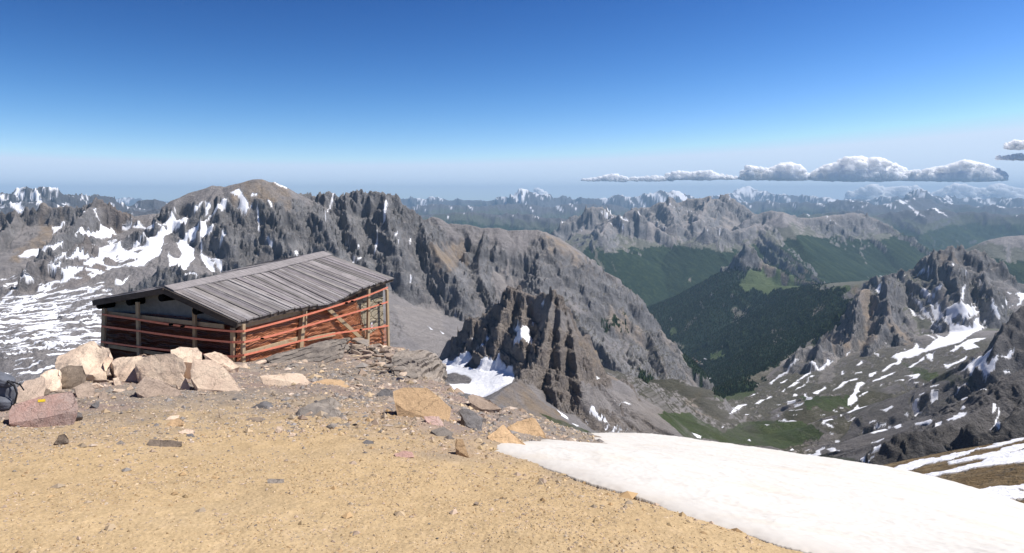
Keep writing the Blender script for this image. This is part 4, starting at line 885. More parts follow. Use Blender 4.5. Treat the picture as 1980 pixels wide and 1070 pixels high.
def hull_rock(name, outline, depth, mat, label, lean=0.6, base_D=None, amp=.05, levels=3, seed=1, group=None, cat='rock', bury=.12, topback=.7, freq=None, extra=None, strata=None, grow=1.0):
    """outline: front silhouette in photo pixels; the block goes `depth` metres back from it"""
    if grow != 1.0:
        mx_ = sum(p[0] for p in outline) / len(outline); my_ = max(p[1] for p in outline); outline = [(mx_ + (p[0] - mx_) * grow, my_ + (p[1] - my_) * grow) for p in outline]
    pys = [p[1] for p in outline]; bot = max(outline, key=lambda p: p[1])
    D = base_D or ghit(bot[0], bot[1]).y
    ptop, pbot = min(pys), max(pys)
    pts = []
    cx_ = sum(p[0] for p in outline) / len(outline)
    for (px, py) in outline:
        f = (pbot - py) / max(1, pbot - ptop)
        dd = D + lean * f * depth
        pts.append(Vector(P3(px, py, dd)))
        # the same point further back, drawn in towards the middle so it stays behind the front
        qx = cx_ + (px - cx_) * .86; qy = py + (pbot - py) * .06 + 1.5
        pts.append(Vector(P3(qx, qy, D + depth * (topback + .45 * (1 - f)))))
    for e in (extra or []): pts.append(Vector(P3(*e)))
    # roots in the ground
    w0, w1 = min(p[0] for p in outline), max(p[0] for p in outline)
    for px in (w0 * .85 + w1 * .15, w0 * .15 + w1 * .85):
        for dd in (D + .02, D + depth * .9):
            v = Vector(P3(px, pbot, dd)); v.z = min(v.z, gz(v.x, v.y)) - bury; pts.append(v)
    c = sum(pts, Vector()) / len(pts); c.z = min(p.z for p in pts) + bury
    bm = bmesh.new()
    for p in pts: bm.verts.new(p - c)
    r = bmesh.ops.convex_hull(bm, input=bm.verts[:])
    bmesh.ops.delete(bm, geom=[v for v in bm.verts if not v.link_faces], context='VERTS')
    size = max((p - c).length for p in pts)
    rough_mesh(bm, amp * size, freq or 1.6 / size, seed, levels, ridge_amp=amp * size * .6)
    if strata:
        ax, fr_, am = Vector(strata[0]).normalized(), strata[1], strata[2]; bm.normal_update(); mv = []
        for v in bm.verts:
            q = v.co.dot(ax) * fr_ + 1.5 * mnoise.fractal(v.co * .9 + off_(seed), .9, 2.1, 4) ; ly = math.floor(q); f_ = q - ly
            h_ = mnoise.noise(Vector((ly * 3.3, seed, mnoise.noise(v.co * 1.1) * 1.5))) * 1.9 - (.9 if f_ < .2 and mnoise.noise(v.co * 1.7 + off_(seed + 3)) > -.05 else 0)
            nn = v.normal - ax * v.normal.dot(ax); mv.append(nn * am * h_)
        for v, d in zip(bm.verts, mv): v.co += d
    me = bpy.data.meshes.new(name); bm.to_mesh(me); bm.free(); me.materials.append(mat)
    o = bpy.data.objects.new(name, me); COL.objects.link(o); o.location = c
    try: me.shade_smooth(); me.set_sharp_from_angle(angle=R(32))
    except Exception: pass
    setp(o, label, cat, group)
    return o
def block_mesh(name, seed, sx, sy, sz, cuts=9, amp=.05, lv=3, mat=None):
    rr = random.Random(seed); bm = bmesh.new()
    bmesh.ops.create_icosphere(bm, subdivisions=lv, radius=1.0)
    planes = []
    for k in range(cuts):
        n = Vector((rr.gauss(0, 1), rr.gauss(0, 1), rr.gauss(0, .8))).normalized(); planes.append((n, rr.uniform(.45, .8)))
    planes.append((Vector((0, 0, 1)), rr.uniform(.4, .65))); planes.append((Vector((0, 0, -1)), .5))
    for v in bm.verts:
        for n, d in planes:
            t = v.co.dot(n)
            if t > d: v.co -= n * (t - d)
    for v in bm.verts:
        p = v.co * 1.7 + Vector((seed * .37, 0, 0))
        v.co += v.co.normalized() * mnoise.fractal(p, .9, 2.1, 4) * amp
        v.co.x *= sx; v.co.y *= sy; v.co.z *= sz
    me = bpy.data.meshes.new(name); bm.to_mesh(me); bm.free()
    if mat: me.materials.append(mat)
    try: me.shade_smooth(); me.set_sharp_from_angle(angle=R(28))
    except Exception: pass
    return me

B = hull_rock
B('boulder', [(107,712),(116,688),(145,676),(179,665),(208,676),(214,690),(203,716),(180,726),(140,722)], 1.1, RM['cream'], 'big rough cream boulder left of the hut, standing out against the snowy valley', base_D=11.6, amp=.09, seed=3, levels=4, grow=1.07)
B('boulder', [(115,717),(136,707),(160,705),(168,727),(158,737),(121,748),(115,746)], .7, RM['brown'], 'brown squared block wedged under the big rough cream boulder', amp=.05, seed=5)
B('boulder', [(80,727),(97,717),(115,716),(116,747),(111,756),(92,756),(80,740)], .8, RM['cream'], 'pale upright block with a dark hollow, left of the brown squared block', amp=.08, seed=8, grow=1.07)
B('boulder', [(22,764),(48,740),(84,730),(88,748),(60,772),(28,778)], .9, RM['tan'], 'sloping tan boulder beside the grey rucksack', amp=.06, seed=9)
B('boulder', [(46,758),(58,746),(75,743),(97,754),(93,762),(48,774)], .4, RM['brown'], 'small dark brown rock between the rucksack boulder and the pink slab', amp=.07, seed=11)
pinkslab = B('rock_slab', [(17,797),(24,784),(78,766),(138,755),(147,771),(152,793),(85,808),(19,820)], .55, RM['pink'], 'long pink slab with a yellow paint dash on it', lean=.6, amp=.025, seed=13, levels=4)
B('rock_slab', [(143,748),(170,737),(184,749),(181,768),(150,770)], .5, RM['tan'], 'flat grey-tan rock right behind the pink slab', lean=.6, amp=.05, seed=15)
B('boulder', [(218,703),(242,691),(279,682),(293,688),(290,705),(270,722),(255,736),(233,738),(222,722)], .9, RM['cream'], 'knobbly pink-cream boulder before the gable wall, right of the dark gap', amp=.09, seed=18, levels=4, grow=1.07)
B('boulder', [(263,706),(279,692),(296,688),(335,687),(352,701),(356,716),(345,740),(325,746),(296,737),(276,722)], .9, RM['cream'], 'largest cream boulder in the middle of the row before the gable wall', amp=.05, seed=21, levels=4, lean=.4, grow=1.07)
B('rock_slab', [(264,745),(281,727),(301,735),(335,744),(352,756),(340,771),(281,769),(264,760)], .6, RM['tan'], 'low grey-tan boulder with a dark left face, in front of the largest cream boulder', lean=.5, amp=.06, seed=23)
B('boulder', [(332,678),(347,671),(381,673),(388,684),(386,695),(371,702),(351,700),(334,688)], .6, RM['cream'], 'rounded cream boulder lying on top of the boulder row', base_D=11.9, amp=.07, seed=26, bury=.3, grow=1.07)
B('rock_slab', [(372,694),(412,696),(434,711),(451,730),(471,759),(431,754),(381,750),(369,732)], .8, RM['cream'], 'smooth tilted cream slab at the right end of the boulder row', lean=.8, amp=.03, seed=29, levels=4)
B('boulder', [(398,688),(417,681),(436,688),(453,701),(462,710),(448,714),(428,708)], .7, RM['cream'], 'small cream rock behind the smooth tilted slab, at the hut corner', base_D=13.2, amp=.08, seed=31, grow=1.07)
B('boulder', [(459,706),(475,704),(484,716),(466,722)], .4, RM['cream'], 'small cream lump on the ground under the corner post', base_D=14.2, amp=.08, seed=33, grow=1.07)
B('boulder', [(340,742),(350,724),(366,748),(366,754),(345,752)], .3, RM['cream'], 'narrow cream wedge between the largest boulder and the smooth slab', amp=.06, seed=35, grow=1.07)
B('boulder', [(191,762),(201,754),(212,772),(203,775),(191,773)], .25, RM['tan'], 'small tan pointed stone left of the pale flat stone', amp=.06, seed=37)
B('rock_slab', [(213,756),(262,756),(263,765),(214,764)], .2, RM['grey'], 'pale grey bar-shaped stone before the boulder row', amp=.03, seed=39)
B('boulder', [(219,733),(228,730),(234,745),(222,746)], .2, RM['cream'], 'little upright pink-cream stone under the knobbly boulder', amp=.05, seed=41, grow=1.07)
B('rock_slab', [(150,774),(184,773),(181,781),(160,780)], .3, RM['brown'], 'flat brown slab between the pink slab and the pointed stone', amp=.05, seed=43)
B('rock_slab', [(187,790),(175,783),(192,776)], .2, RM['slate'], 'dark pointed slate lying behind the grey chips', amp=.05, seed=44)
# right of the hut
B('boulder', [(759,757),(780,748),(827,749),(873,789),(870,807),(864,822),(850,814),(834,802),(802,793),(782,792),(762,777)], .95, RM['ochre'], 'big orange block with a flat top on the slope right of the stone heap', lean=.5, amp=.022, seed=51, levels=4)
B('boulder', [(818,804),(850,804),(858,824),(838,828),(824,815)], .35, RM['pink'], 'pink rock tucked under the front of the big orange block', amp=.06, seed=53)
B('rock_slab', [(832,832),(859,825),(876,836),(873,846),(855,850)], .35, RM['grey'], 'flat grey rock below the big orange block', lean=.8, amp=.04, seed=55)
B('boulder', [(880,857),(882,849),(895,849),(908,886),(895,878),(882,868)], .2, RM['ochre'], 'narrow upright yellow stone left of the snowfield', amp=.03, seed=57)
B('boulder', [(942,844),(973,824),(990,836),(1025,866),(998,868),(973,866),(948,860)], .55, RM['ochre'], 'triangular ochre rock at the left tip of the snowfield', amp=.05, seed=59, levels=4)
B('boulder', [(980,826),(1000,815),(1028,809),(1034,811),(1052,834),(1060,853),(1039,853),(1007,852)], .6, RM['ochre'], 'blunt tan rock with a bright right face, behind the triangular ochre rock', amp=.04, seed=61, levels=4)
B('boulder', [(905,768),(914,761),(930,766),(945,773),(970,790),(932,792),(909,779)], .8, RM['tan'], 'low pinkish outcrop on the crest above the ochre rocks', amp=.07, seed=63)
B('rock_slab', [(886,793),(905,790),(935,808),(922,832),(903,824)], .6, RM['slate'], 'dark split outcrop right of the big orange block', lean=.6, amp=.08, seed=65)
B('rock_slab', [(513,692),(576,671),(620,660),(649,654),(673,655),(668,664),(654,681),(595,699),(561,716),(530,706)], 1.6, RM['grey'], 'long layered grey slab under the netted wall', base_D=15.6, amp=.05, seed=71, levels=5, topback=.5, strata=((-.30, .1, 1), 10.0, .032))
B('rock_outcrop', [(763,680),(790,675),(838,685),(858,707),(852,735),(838,756),(790,747),(765,737),(754,712)], 3.0, RM['grey'], 'big dark layered outcrop on the edge of the drop', base_D=13.6, amp=.06, seed=73, levels=5, cat='outcrop', strata=((-.62, .1, .78), 7.5, .075))
B('rock_slab', [(503,728),(540,722),(586,722),(600,739),(595,746),(556,738)], .6, RM['cream'], 'flat cream rock sunk in the scree below the layered slab', lean=.8, amp=.04, seed=75)
B('rock_slab', [(600,742),(630,732),(660,734),(680,750),(650,750)], .6, RM['ochre'], 'flat orange-tan rock sunk in the scree before the stone heap', lean=.8, amp=.04, seed=76)
B('rock_outcrop', [(581,803),(612,776),(639,774),(666,795),(683,824),(644,829),(612,812)], .9, RM['grey'], 'low grey ledge breaking out of the scree in the centre foreground', lean=2.6, amp=.08, seed=77, levels=4, cat='outcrop', strata=((-.6, 0, .8), 9, .03), topback=1.4)
B('rock_outcrop', [(479,793),(510,779),(525,785),(549,810),(500,800)], .7, RM['slate'], 'low dark ledge breaking out of the scree left of the grey ledge', lean=2.6, amp=.07, seed=78, cat='outcrop', topback=1.4)
B('boulder', [(727,762),(745,750),(760,756),(758,772),(735,770)], .4, RM['slate'], 'dark broken rock at the left side of the big orange block', amp=.08, seed=79)
# single stones on the dirt
B('stone', [(284,858),(290,850),(322,849),(352,854),(353,863),(320,866),(288,865)], .16, RM['brown'], 'flat dark-sided stone alone on the ochre ground', amp=.05, seed=81, cat='stone', bury=.02)
B('stone', [(322,822),(330,812),(345,808),(357,815),(355,822),(335,825)], .14, RM['ochre'], 'rounded orange stone lying against a thin pale plate', amp=.05, seed=82, cat='stone', bury=.02)
B('stone', [(319,812),(330,804),(347,803),(340,811)], .12, RM['cream'], 'thin pale plate leaning on the rounded orange stone', amp=.03, seed=83, cat='stone', bury=.02)
B('stone', [(475,811),(484,807),(508,807),(507,815),(482,818)], .14, RM['brown'], 'oval olive-brown stone on the dirt below the grey ledges', amp=.04, seed=84, cat='stone', bury=.02)
B('stone', [(531,834),(536,825),(547,825),(546,833),(538,838)], .09, RM['cream'], 'small bright cream stone with a pink underside in the centre foreground', amp=.05, seed=85, cat='stone', bury=.02)
B('stone', [(516,928),(520,926),(549,926),(550,934),(518,936)], .06, RM['grey'], 'grey brick-shaped stone alone in the near foreground', amp=.02, seed=86, cat='stone', bury=.01)
B('stone', [(104,858),(112,842),(125,838),(133,848),(130,856),(112,861)], .12, RM['brown'], 'rough brown crumbling stone left on the dirt below the pink slab', amp=.10, seed=87, cat='stone', bury=.02)
B('stone', [(135,804),(137,795),(158,798),(160,807),(140,808)], .14, RM['slate'], 'blue-grey flat stone just right of the pink slab', amp=.04, seed=88, cat='stone', bury=.02)
B('stone', [(224,858),(234,851),(243,858),(240,863),(226,862)], .1, RM['grey'], 'small round grey-brown stone right of the crumbling stone', amp=.06, seed=89, cat='stone', bury=.02)
B('stone', [(345,836),(360,829),(377,832),(372,840),(355,842)], .12, RM['cream'], 'broken pale pink stone right below the rounded orange stone', amp=.05, seed=90, cat='stone', bury=.02)
B('stone', [(249,838),(263,832),(278,834),(277,841),(252,842)], .08, RM['slate'], 'narrow blue-grey stone left of the broken pale pink stone', amp=.03, seed=91, cat='stone', bury=.02)
B('stone', [(762,878),(780,872),(797,874),(801,884),(768,886)], .12, RM['pink'], 'pink triangular stone right of centre on the dirt', amp=.05, seed=92, cat='stone', bury=.02)
B('stone', [(701,855),(708,850),(722,853),(724,858),(706,860)], .1, RM['slate'], 'dark oval stone among the rubble above the pink triangular stone', amp=.04, seed=93, cat='stone', bury=.02)
B('stone', [(915,974),(920,970),(926,972),(925,977)], .04, RM['brown'], 'small brown stone by the little hollow near the snow edge', amp=.05, seed=94, cat='stone', bury=.01)
B('stone', [(360,840),(372,838),(378,846),(362,848)], .08, RM['slate'], 'blue-grey chip touching the broken pale pink stone', amp=.04, seed=95, cat='stone', bury=.02)

# ---- slabs of the loose heap at the end of the hut
pile_mats = ['tan', 'cream', 'grey', 'brown', 'tan', 'pink', 'slate']
protos = {}
for mk in sorted(RM):
    for v in range(3): protos[(mk, v)] = block_mesh('stone', 200 + v * 7 + sorted(RM).index(mk) * 31, 1, .8, .42, 8, .06, 3, RM[mk])
def put_stone(px, py, wpx, mk, label, group, zoff=0.0, D=None, flat=1.0, cat='stone'):
    g = ghit(px, py) if D is None else Vector(P3(px, py, D))
    if D is not None: g.z = max(g.z, gz(g.x, g.y))
    s = wpx / F * g.y * .5
    o = bpy.data.objects.new('stone', protos[(mk, rnd.randrange(3))]); COL.objects.link(o)
    o.scale = (s * rnd.uniform(.85, 1.2), s * rnd.uniform(.7, 1.1), s * rnd.uniform(.7, 1.3) * flat)
    o.rotation_euler = (rnd.gauss(0, .16), rnd.gauss(0, .16), rnd.uniform(0, 6.28))
    z0 = gz(g.x, g.y)
    o.location = (g.x, g.y, z0 + zoff + o.scale.z * .14)
    setp(o, label, cat, group); return o
def in_poly(x, y, P):
    c = False; x1, y1 = P[-1]
    for x2, y2 in P:
        if (y2 > y) != (y1 > y) and x < (x1 - x2) * (y - y2) / (y1 - y2) + x2: c = not c
        x1, y1 = x2, y2
    return c
pile = [(655,668),(700,668),(745,672),(790,700),(800,735),(770,742),(740,728),(700,700),(668,695),(650,680)]
cnt = 0
while cnt < 92:
    px, py = rnd.uniform(650, 800), rnd.uniform(664, 742)
    if not in_poly(px, py, pile): continue
    put_stone(px, py, rnd.choice([14, 17, 20, 24, 28, 34]), rnd.choice(['tan', 'cream', 'grey', 'tan', 'brown', 'tan', 'grey']), 'flat stone of the loose heap between the netted wall and the dark outcrop', 'stones of the loose heap beside the hut', zoff=rnd.uniform(-.02, .16), flat=1.0)
    cnt += 1
for k in range(24):
    px = rnd.uniform(497, 600); py = 702 + (px - 497) * -.02 + rnd.uniform(-8, 14)
    put_stone(px, py, rnd.choice([13, 17, 22, 28]), rnd.choice(['tan', 'cream', 'grey', 'brown']), 'small stone strewn along the foot of the long layered slab', 'stones along the layered slab', flat=.8)
for k in range(20):
    px = rnd.uniform(640, 705); py = rnd.uniform(722, 752)
    put_stone(px, py, rnd.choice([11, 14, 18]), rnd.choice(['tan', 'cream', 'grey', 'brown']), 'stone of the little spill below the loose heap', 'stones spilled below the heap', flat=.9)
for k in range(17):
    px = rnd.uniform(85, 480); py = rnd.uniform(738, 772) - (18 if px > 400 else 0)
    put_stone(px, py, rnd.choice([12, 16, 20, 26, 32]), rnd.choice(['cream', 'tan', 'cream', 'brown']), 'loose angular piece of rubble among the boulders before the hut', 'rubble among the boulders', flat=1.3, cat='rock')
# small stones lying singly on the ground
SMALL = []
for k in range(146):
    for _ in range(50):
        px = rnd.uniform(0, 1250); u = rnd.random(); py = 745 + 300 * u ** 1.5
        if px > 900 and py > 800 + .0 * px: 
            if (py - 868) < (px - 950) * .34 and py > 850: continue
        if py > 860 and rnd.random() < .55: continue
        if px < 120 and py < 800: continue
        if px > 850 and py < 780: continue
        break
    far = py < 830
    mk = rnd.choice(['slate', 'slate', 'tan', 'cream', 'grey', 'pink'] if far else ['tan', 'brown', 'grey', 'ochre', 'slate', 'cream'])
    lab = {'slate': 'blue-grey slate chip lying loose on the ground', 'tan': 'small tan stone lying loose on the ground', 'cream': 'small pale cream stone lying loose on the ground', 'grey': 'small grey stone lying loose on the ground',
           'pink': 'small pink stone lying loose on the ground', 'brown': 'small dark brown stone lying loose on the ground', 'ochre': 'small orange stone lying loose on the ground'}[mk]
    w_ = rnd.choice([5, 6, 7, 8, 10, 13, 18]) if far else rnd.choice([5, 6, 7, 9])
    put_stone(px, py, w_, mk, lab, {'slate': 'loose slate chips', 'tan': 'loose tan stones', 'cream': 'loose cream stones', 'grey': 'loose grey stones', 'pink': 'loose pink stones', 'brown': 'loose brown stones', 'ochre': 'loose orange stones'}[mk], flat=.7 if mk == 'slate' else 1.0)
# ---- gravel: what nobody could count
def gravel():
    g = np.random.RandomState(3)
    oc = np.array([(1,0,0),(-1,0,0),(0,1,0),(0,-1,0),(0,0,1),(0,0,-.6)], float); of = np.array([(0,2,4),(2,1,4),(1,3,4),(3,0,4),(2,0,5),(1,2,5),(3,1,5),(0,3,5)])
    n = 68000
    t = g.uniform(R(-37), R(20), n); r = 3.0 * (23.0 / 3.0) ** g.rand(n) ** .95
    x, y = r * np.sin(t), r * np.cos(t)
    dens = fbm(x / 1.1, y / 1.1, 3, 77)
    keep = (sdist(x, y) < .03) & (g.rand(n) < .55 + 1.2 * dens + .5 * (r > 7))
    x, y, r = x[keep], y[keep], r[keep]; n = len(x)
    s = (.0012 + .0013 * np.minimum(r, 13)) * np.exp(g.normal(0, .38, n)) * .8
    big = (r > 6.5) & (x / y > -.32) & (g.rand(n) < .16) | (g.rand(n) < .012) | (sdist(x, y) > -.5) & (r > 3.8) & (g.rand(n) < .10); s = np.where(big, s * g.uniform(1.8, 3.6, n), s)
    z = ground_raw(x, y) + fine_rel(x, y)
    a = g.uniform(0, 6.28, n); sc3 = np.stack([s * g.uniform(.7, 1.5, n), s * g.uniform(.6, 1.1, n), s * g.uniform(.3, .8, n)], 1)
    P = oc[None] * (1 + g.uniform(-.3, .3, (n, 6, 1))) * sc3[:, None]
    ca, sa = np.cos(a)[:, None], np.sin(a)[:, None]
    PX = P[..., 0] * ca - P[..., 1] * sa + x[:, None]; PY = P[..., 0] * sa + P[..., 1] * ca + y[:, None]; PZ = P[..., 2] + z[:, None] + s[:, None] * .15
    V = np.stack([PX, PY, PZ], -1).reshape(-1, 3); Fc = (of[None] + 6 * np.arange(n)[:, None, None]).reshape(-1, 3)
    pal = np.array([(.50,.37,.21),(.44,.30,.16),(.55,.42,.27),(.40,.32,.23),(.46,.35,.26),(.26,.235,.21),(.29,.265,.245),(.56,.46,.37)])
    far = np.clip((r - 5.5) / 3.5, 0, 1)
    pi_ = np.where(g.rand(n) < far, g.randint(2, 8, n), g.randint(0, 5, n)); cc = pal[pi_] * g.uniform(.75, 1.15, (n, 1))
    o = mesh_np('gravel', V, Fc, gravm, colors=np.repeat(cc, 6, 0), smooth=False); setp(o, kind='stuff')
gravm, nt, out = newmat('gravel'); at = N(nt, 'ShaderNodeAttribute', attribute_name='Col'); principled(nt, out, at.outputs[0], .92, None, .1)
gravel()
# ================================================================ THE HUT
class MB:
    def __init__(s): s.V = []; s.F = []; s.C = []
    def quadbox(s, a, b, c=(1, 1, 1)):
        """a, b: two matching quads (4 points each)"""
        k = len(s.V); s.V += [tuple(p) for p in a] + [tuple(p) for p in b]; s.C += [c] * 8
        s.F += [(k, k + 3, k + 2, k + 1), (k + 4, k + 5, k + 6, k + 7)] + [(k + i, k + (i + 1) % 4, k + 4 + (i + 1) % 4, k + 4 + i) for i in range(4)]
    def beam(s, p, q, w, h, up=None, c=(1, 1, 1)):
        p, q = Vector(p), Vector(q); d = (q - p).normalized()
        up = Vector(up or (0, 0, 1))
        if abs(d.dot(up)) > .95: up = Vector((1, 0, 0))
        x = d.cross(up).normalized() * w / 2; y = x.cross(d).normalized() * h / 2
        s.quadbox([p - x - y, p + x - y, p + x + y, p - x + y], [q - x - y, q + x - y, q + x + y, q - x + y], c)
    def build(s, name, mat, parent=None, smooth=False, bev=0.0):
        me = bpy.data.meshes.new(name); me.from_pydata(s.V, [], s.F); me.update()
        bm = bmesh.new(); bm.from_mesh(me); bmesh.ops.recalc_face_normals(bm, faces=bm.faces); bm.to_mesh(me); bm.free()
        a = me.color_attributes.new('Col', 'FLOAT_COLOR', 'POINT')
        a.data.foreach_set('color', np.c_[np.array(s.C, np.float32), np.ones(len(s.C), np.float32)].ravel())
        if smooth: me.shade_smooth()
        me.materials.append(mat); o = bpy.data.objects.new(name, me); COL.objects.link(o)
        if bev:
            m = o.modifiers.new('b', 'BEVEL'); m.width = bev; m.segments = 2; m.limit_method = 'ANGLE'
        if parent: o.parent = parent
        return o
def woodmat(name, c1, c2, dark, stretch=(1, 1, 1), scale=1.0):
    m, nt, out = newmat(name); tc = N(nt, 'ShaderNodeTexCoord'); at = N(nt, 'ShaderNodeAttribute', attribute_name='Col')
    mp = N(nt, 'ShaderNodeMapping'); nt.links.new(tc.outputs['Object'], mp.inputs[0]); mp.inputs['Scale'].default_value = stretch
    a = noise_tex(nt, mp.outputs[0], 5 * scale, 6, .65); b = noise_tex(nt, mp.outputs[0], 26 * scale, 6, .7); c = noise_tex(nt, tc.outputs['Object'], 3, 4, .6)
    cc = ramp(nt, a, [(.35, c1), (.65, c2)]); cc = mixc(nt, ramp(nt, b, [(.52, (0, 0, 0)), (.72, (.8, .8, .8))]), cc, dark)
    cc = mixc(nt, 1.0, cc, at.outputs[0], 'MULTIPLY'); cc = mixc(nt, 1.0, cc, mth(nt, 'ADD', mth(nt, 'MULTIPLY', c, .6), .7), 'MULTIPLY')
    principled(nt, out, cc, .85, bump(nt, b, .5, .01), .15); return m
W_roof = woodmat('weathered_roof_boards', (.19, .18, .178), (.30, .28, .275), (.085, .078, .072), (3.2, .35, 1))
W_dark = woodmat('dark_old_timber', (.075, .062, .052), (.12, .10, .085), (.03, .025, .022), (.4, .4, 2))
W_new = woodmat('pale_new_timber', (.44, .33, .20), (.52, .40, .26), (.30, .21, .13), (2, 2, .4))
W_ply = woodmat('brown_board_wall', (.06, .034, .026), (.085, .048, .034), (.03, .02, .016), (1, 1, 3))
m, nt, out = newmat('rubble_wall'); tc = N(nt, 'ShaderNodeTexCoord'); v = tc.outputs['Object']
mp = N(nt, 'ShaderNodeMapping'); nt.links.new(v, mp.inputs[0]); mp.inputs['Scale'].default_value = (1, 1, 2.6)
vo = N(nt, 'ShaderNodeTexVoronoi', {'Scale': 2.6}, feature='DISTANCE_TO_EDGE'); nt.links.new(mp.outputs[0], vo.inputs['Vector'])
a = noise_tex(nt, v, 7, 6, .65); b = noise_tex(nt, v, 40, 4, .7)
cc = ramp(nt, a, [(.35, (.33, .28, .20)), (.65, (.46, .40, .29))]); cc = mixc(nt, 1.0, cc, ramp(nt, vo.outputs[0], [(0, (.30, .28, .25)), (.05, (1, 1, 1))]), 'MULTIPLY')
principled(nt, out, cc, .95, bump(nt, mth(nt, 'ADD', ramp(nt, vo.outputs[0], [(0, (0, 0, 0)), (.08, (1, 1, 1))]), mth(nt, 'MULTIPLY', b, .5)), .8, .04), .1); M_stone = m
m, nt, out = newmat('grey_render'); tc = N(nt, 'ShaderNodeTexCoord'); a = noise_tex(nt, tc.outputs['Object'], 5, 7, .7)
principled(nt, out, ramp(nt, a, [(.3, (.19, .185, .18)), (.7, (.30, .29, .27))]), .95, bump(nt, a, .7, .03), .1); M_plas = m

EN, EFp, RN, RF, LN = [Vector(P3(*q)) for q in ((460, 622, 18.0), (761, 537, 25.13), (318, 556, 18.84), (625, 488, 25.96), (181, 580, 19.67))]
LF = LN + (RF - RN) * .98 + Vector((0, 0, .02))
hu = EFp - EN; hang = math.atan2(hu.y, hu.x)
HM = Matrix.Translation((EN.x, EN.y, EN.z - 2.0)) @ Matrix.Rotation(hang, 4, 'Z'); HI = HM.inverted()
hut = bpy.data.objects.new('mountain_hut', None); COL.objects.link(hut); hut.matrix_world = HM
setp(hut, 'low wooden-roofed mountain hut wrapped in orange netting and propped with timber posts', 'hut')
L = lambda p: HI @ Vector(p)
lEN, lEF, lRN, lRF, lLN, lLF = map(L, (EN, EFp, RN, RF, LN, LF))
HL = lEF.x; HW = lLN.y
def roofpt(a, b, side=0):
    """a along the hut 0..1, b from eave 0 to ridge 1; side 0 = towards the right, 1 = far slope"""
    e0, e1, r0, r1 = (lEN, lEF, lRN, lRF) if side == 0 else (lLN, lLF, lRN, lRF)
    p = (e0 * (1 - a) + e1 * a) * (1 - b) + (r0 * (1 - a) + r1 * a) * b
    p = p.copy()
    sag = .05 * math.sin(a * 9.5) * (1 - b) * (.3 + a * (1 - a) * 3) - .09 * math.sin(math.pi * a) * (1 - b * .6)
    if side == 0 and .40 < a < .66: sag += -.07 * math.sin((a - .40) / .26 * math.pi) * (1 - b)
    p.z += sag
    return p
rr = random.Random(4)
for side in (0, 1):
    mb = MB(); a = 0.0; n = 0
    while a < 1 - 1e-6:
        wd = rr.choice([.012, .015, .017, .019, .024]); a1 = min(1, a + wd)
        g = .0011; lift = rr.choice([0, 0, .012, .022]); e0 = -rr.uniform(0, .016); tone = rr.uniform(.72, 1.28); tint = (tone, tone * rr.uniform(.96, 1.0), tone * rr.uniform(.93, 1.02))
        segs = 5
        for k in range(segs):
            b0, b1 = k / segs, (k + 1) / segs
            bb0 = e0 if k == 0 else b0
            q = [roofpt(a + g, bb0, side), roofpt(a1 - g, bb0, side), roofpt(a1 - g, b1, side), roofpt(a + g, b1, side)]
            tl = rr.uniform(-.004, .004)
            top = [p + Vector((0, 0, lift + (tl if i in (0, 3) else -tl))) for i, p in enumerate(q)]; bot = [p - Vector((0, 0, .032)) for p in q]
            mb.quadbox(top, bot, tint)
        a = a1
    rf = mb.build('roof', W_roof, hut)
    if side == 0: roof_main = rf
mb = MB()       # sheathing below the boards and the dark edge boards
for side in (0, 1):
    K = 14
    for k in range(K):
        a0, a1 = .004 + .992 * k / K, .004 + .992 * (k + 1) / K
        q = [roofpt(a0, .01, side), roofpt(a1, .01, side), roofpt(a1, 1, side), roofpt(a0, 1, side)]
        mb.quadbox([p - Vector((0, 0, .036)) for p in q], [p - Vector((0, 0, .07)) for p in q], (.8, .8, .8))
mb.build('roof_deck', W_dark, hut)
for side in (0, 1):
    mb = MB()
    for k in range(6):
        p, q = roofpt(0, k / 6, side), roofpt(0, (k + 1) / 6, side)
        d = Vector((-.025 - .002 * side, 0, -.09)); mb.beam(p + d, q + d, .04, .15, up=(0, 0, 1), c=(1.3, 1.25, 1.2) if side else (.9, .9, .9))
    mb.build('verge_board', W_dark, hut)
mb = MB()
for k in range(16):
    p, q = roofpt(k / 16, 0, 0), roofpt((k + 1) / 16, 0, 0); d = Vector((0, .03, -.085)); mb.beam(p + d, q + d, .03, .10, c=(1.1, 1.05, 1))
mb.build('eaves_board', W_dark, hut)
mb = MB()
for k in range(12):
    for side, off in ((0, -1), (1, 1)):
        p, q = roofpt(k / 12, 1, side), roofpt((k + 1) / 12, 1, side); s_ = roofpt(k / 12, .87, side), roofpt((k + 1) / 12, .87, side)
        up = Vector((0, 0, .045)); th2 = Vector((0, 0, .022))
        mb.quadbox([s_[0] + up * .9, s_[1] + up * .9, q + up, p + up], [s_[0] + up * .9 - th2, s_[1] + up * .9 - th2, q + up - th2, p + up - th2], (1.12, 1.1, 1.1))
mb.build('ridge_board', W_roof, roof_main)
def on_plane(px, py, axis, val):
    """point of the sight line on the hut-local plane (axis 0: x = val, axis 1: y = val)"""
    d = Vector(ray(px, py)); o_ = HI @ Vector((0, 0, 0)); dl = HI.to_3x3() @ d
    k = (val - o_[axis]) / dl[axis]; return o_ + dl * k
WY_, GX_ = .32, .42      # wall planes: long wall y = WY_, gable wall x = GX_
def groundz(p): w_ = HM @ p; return (HI @ Vector((w_.x, w_.y, gz(w_.x, w_.y)))).z
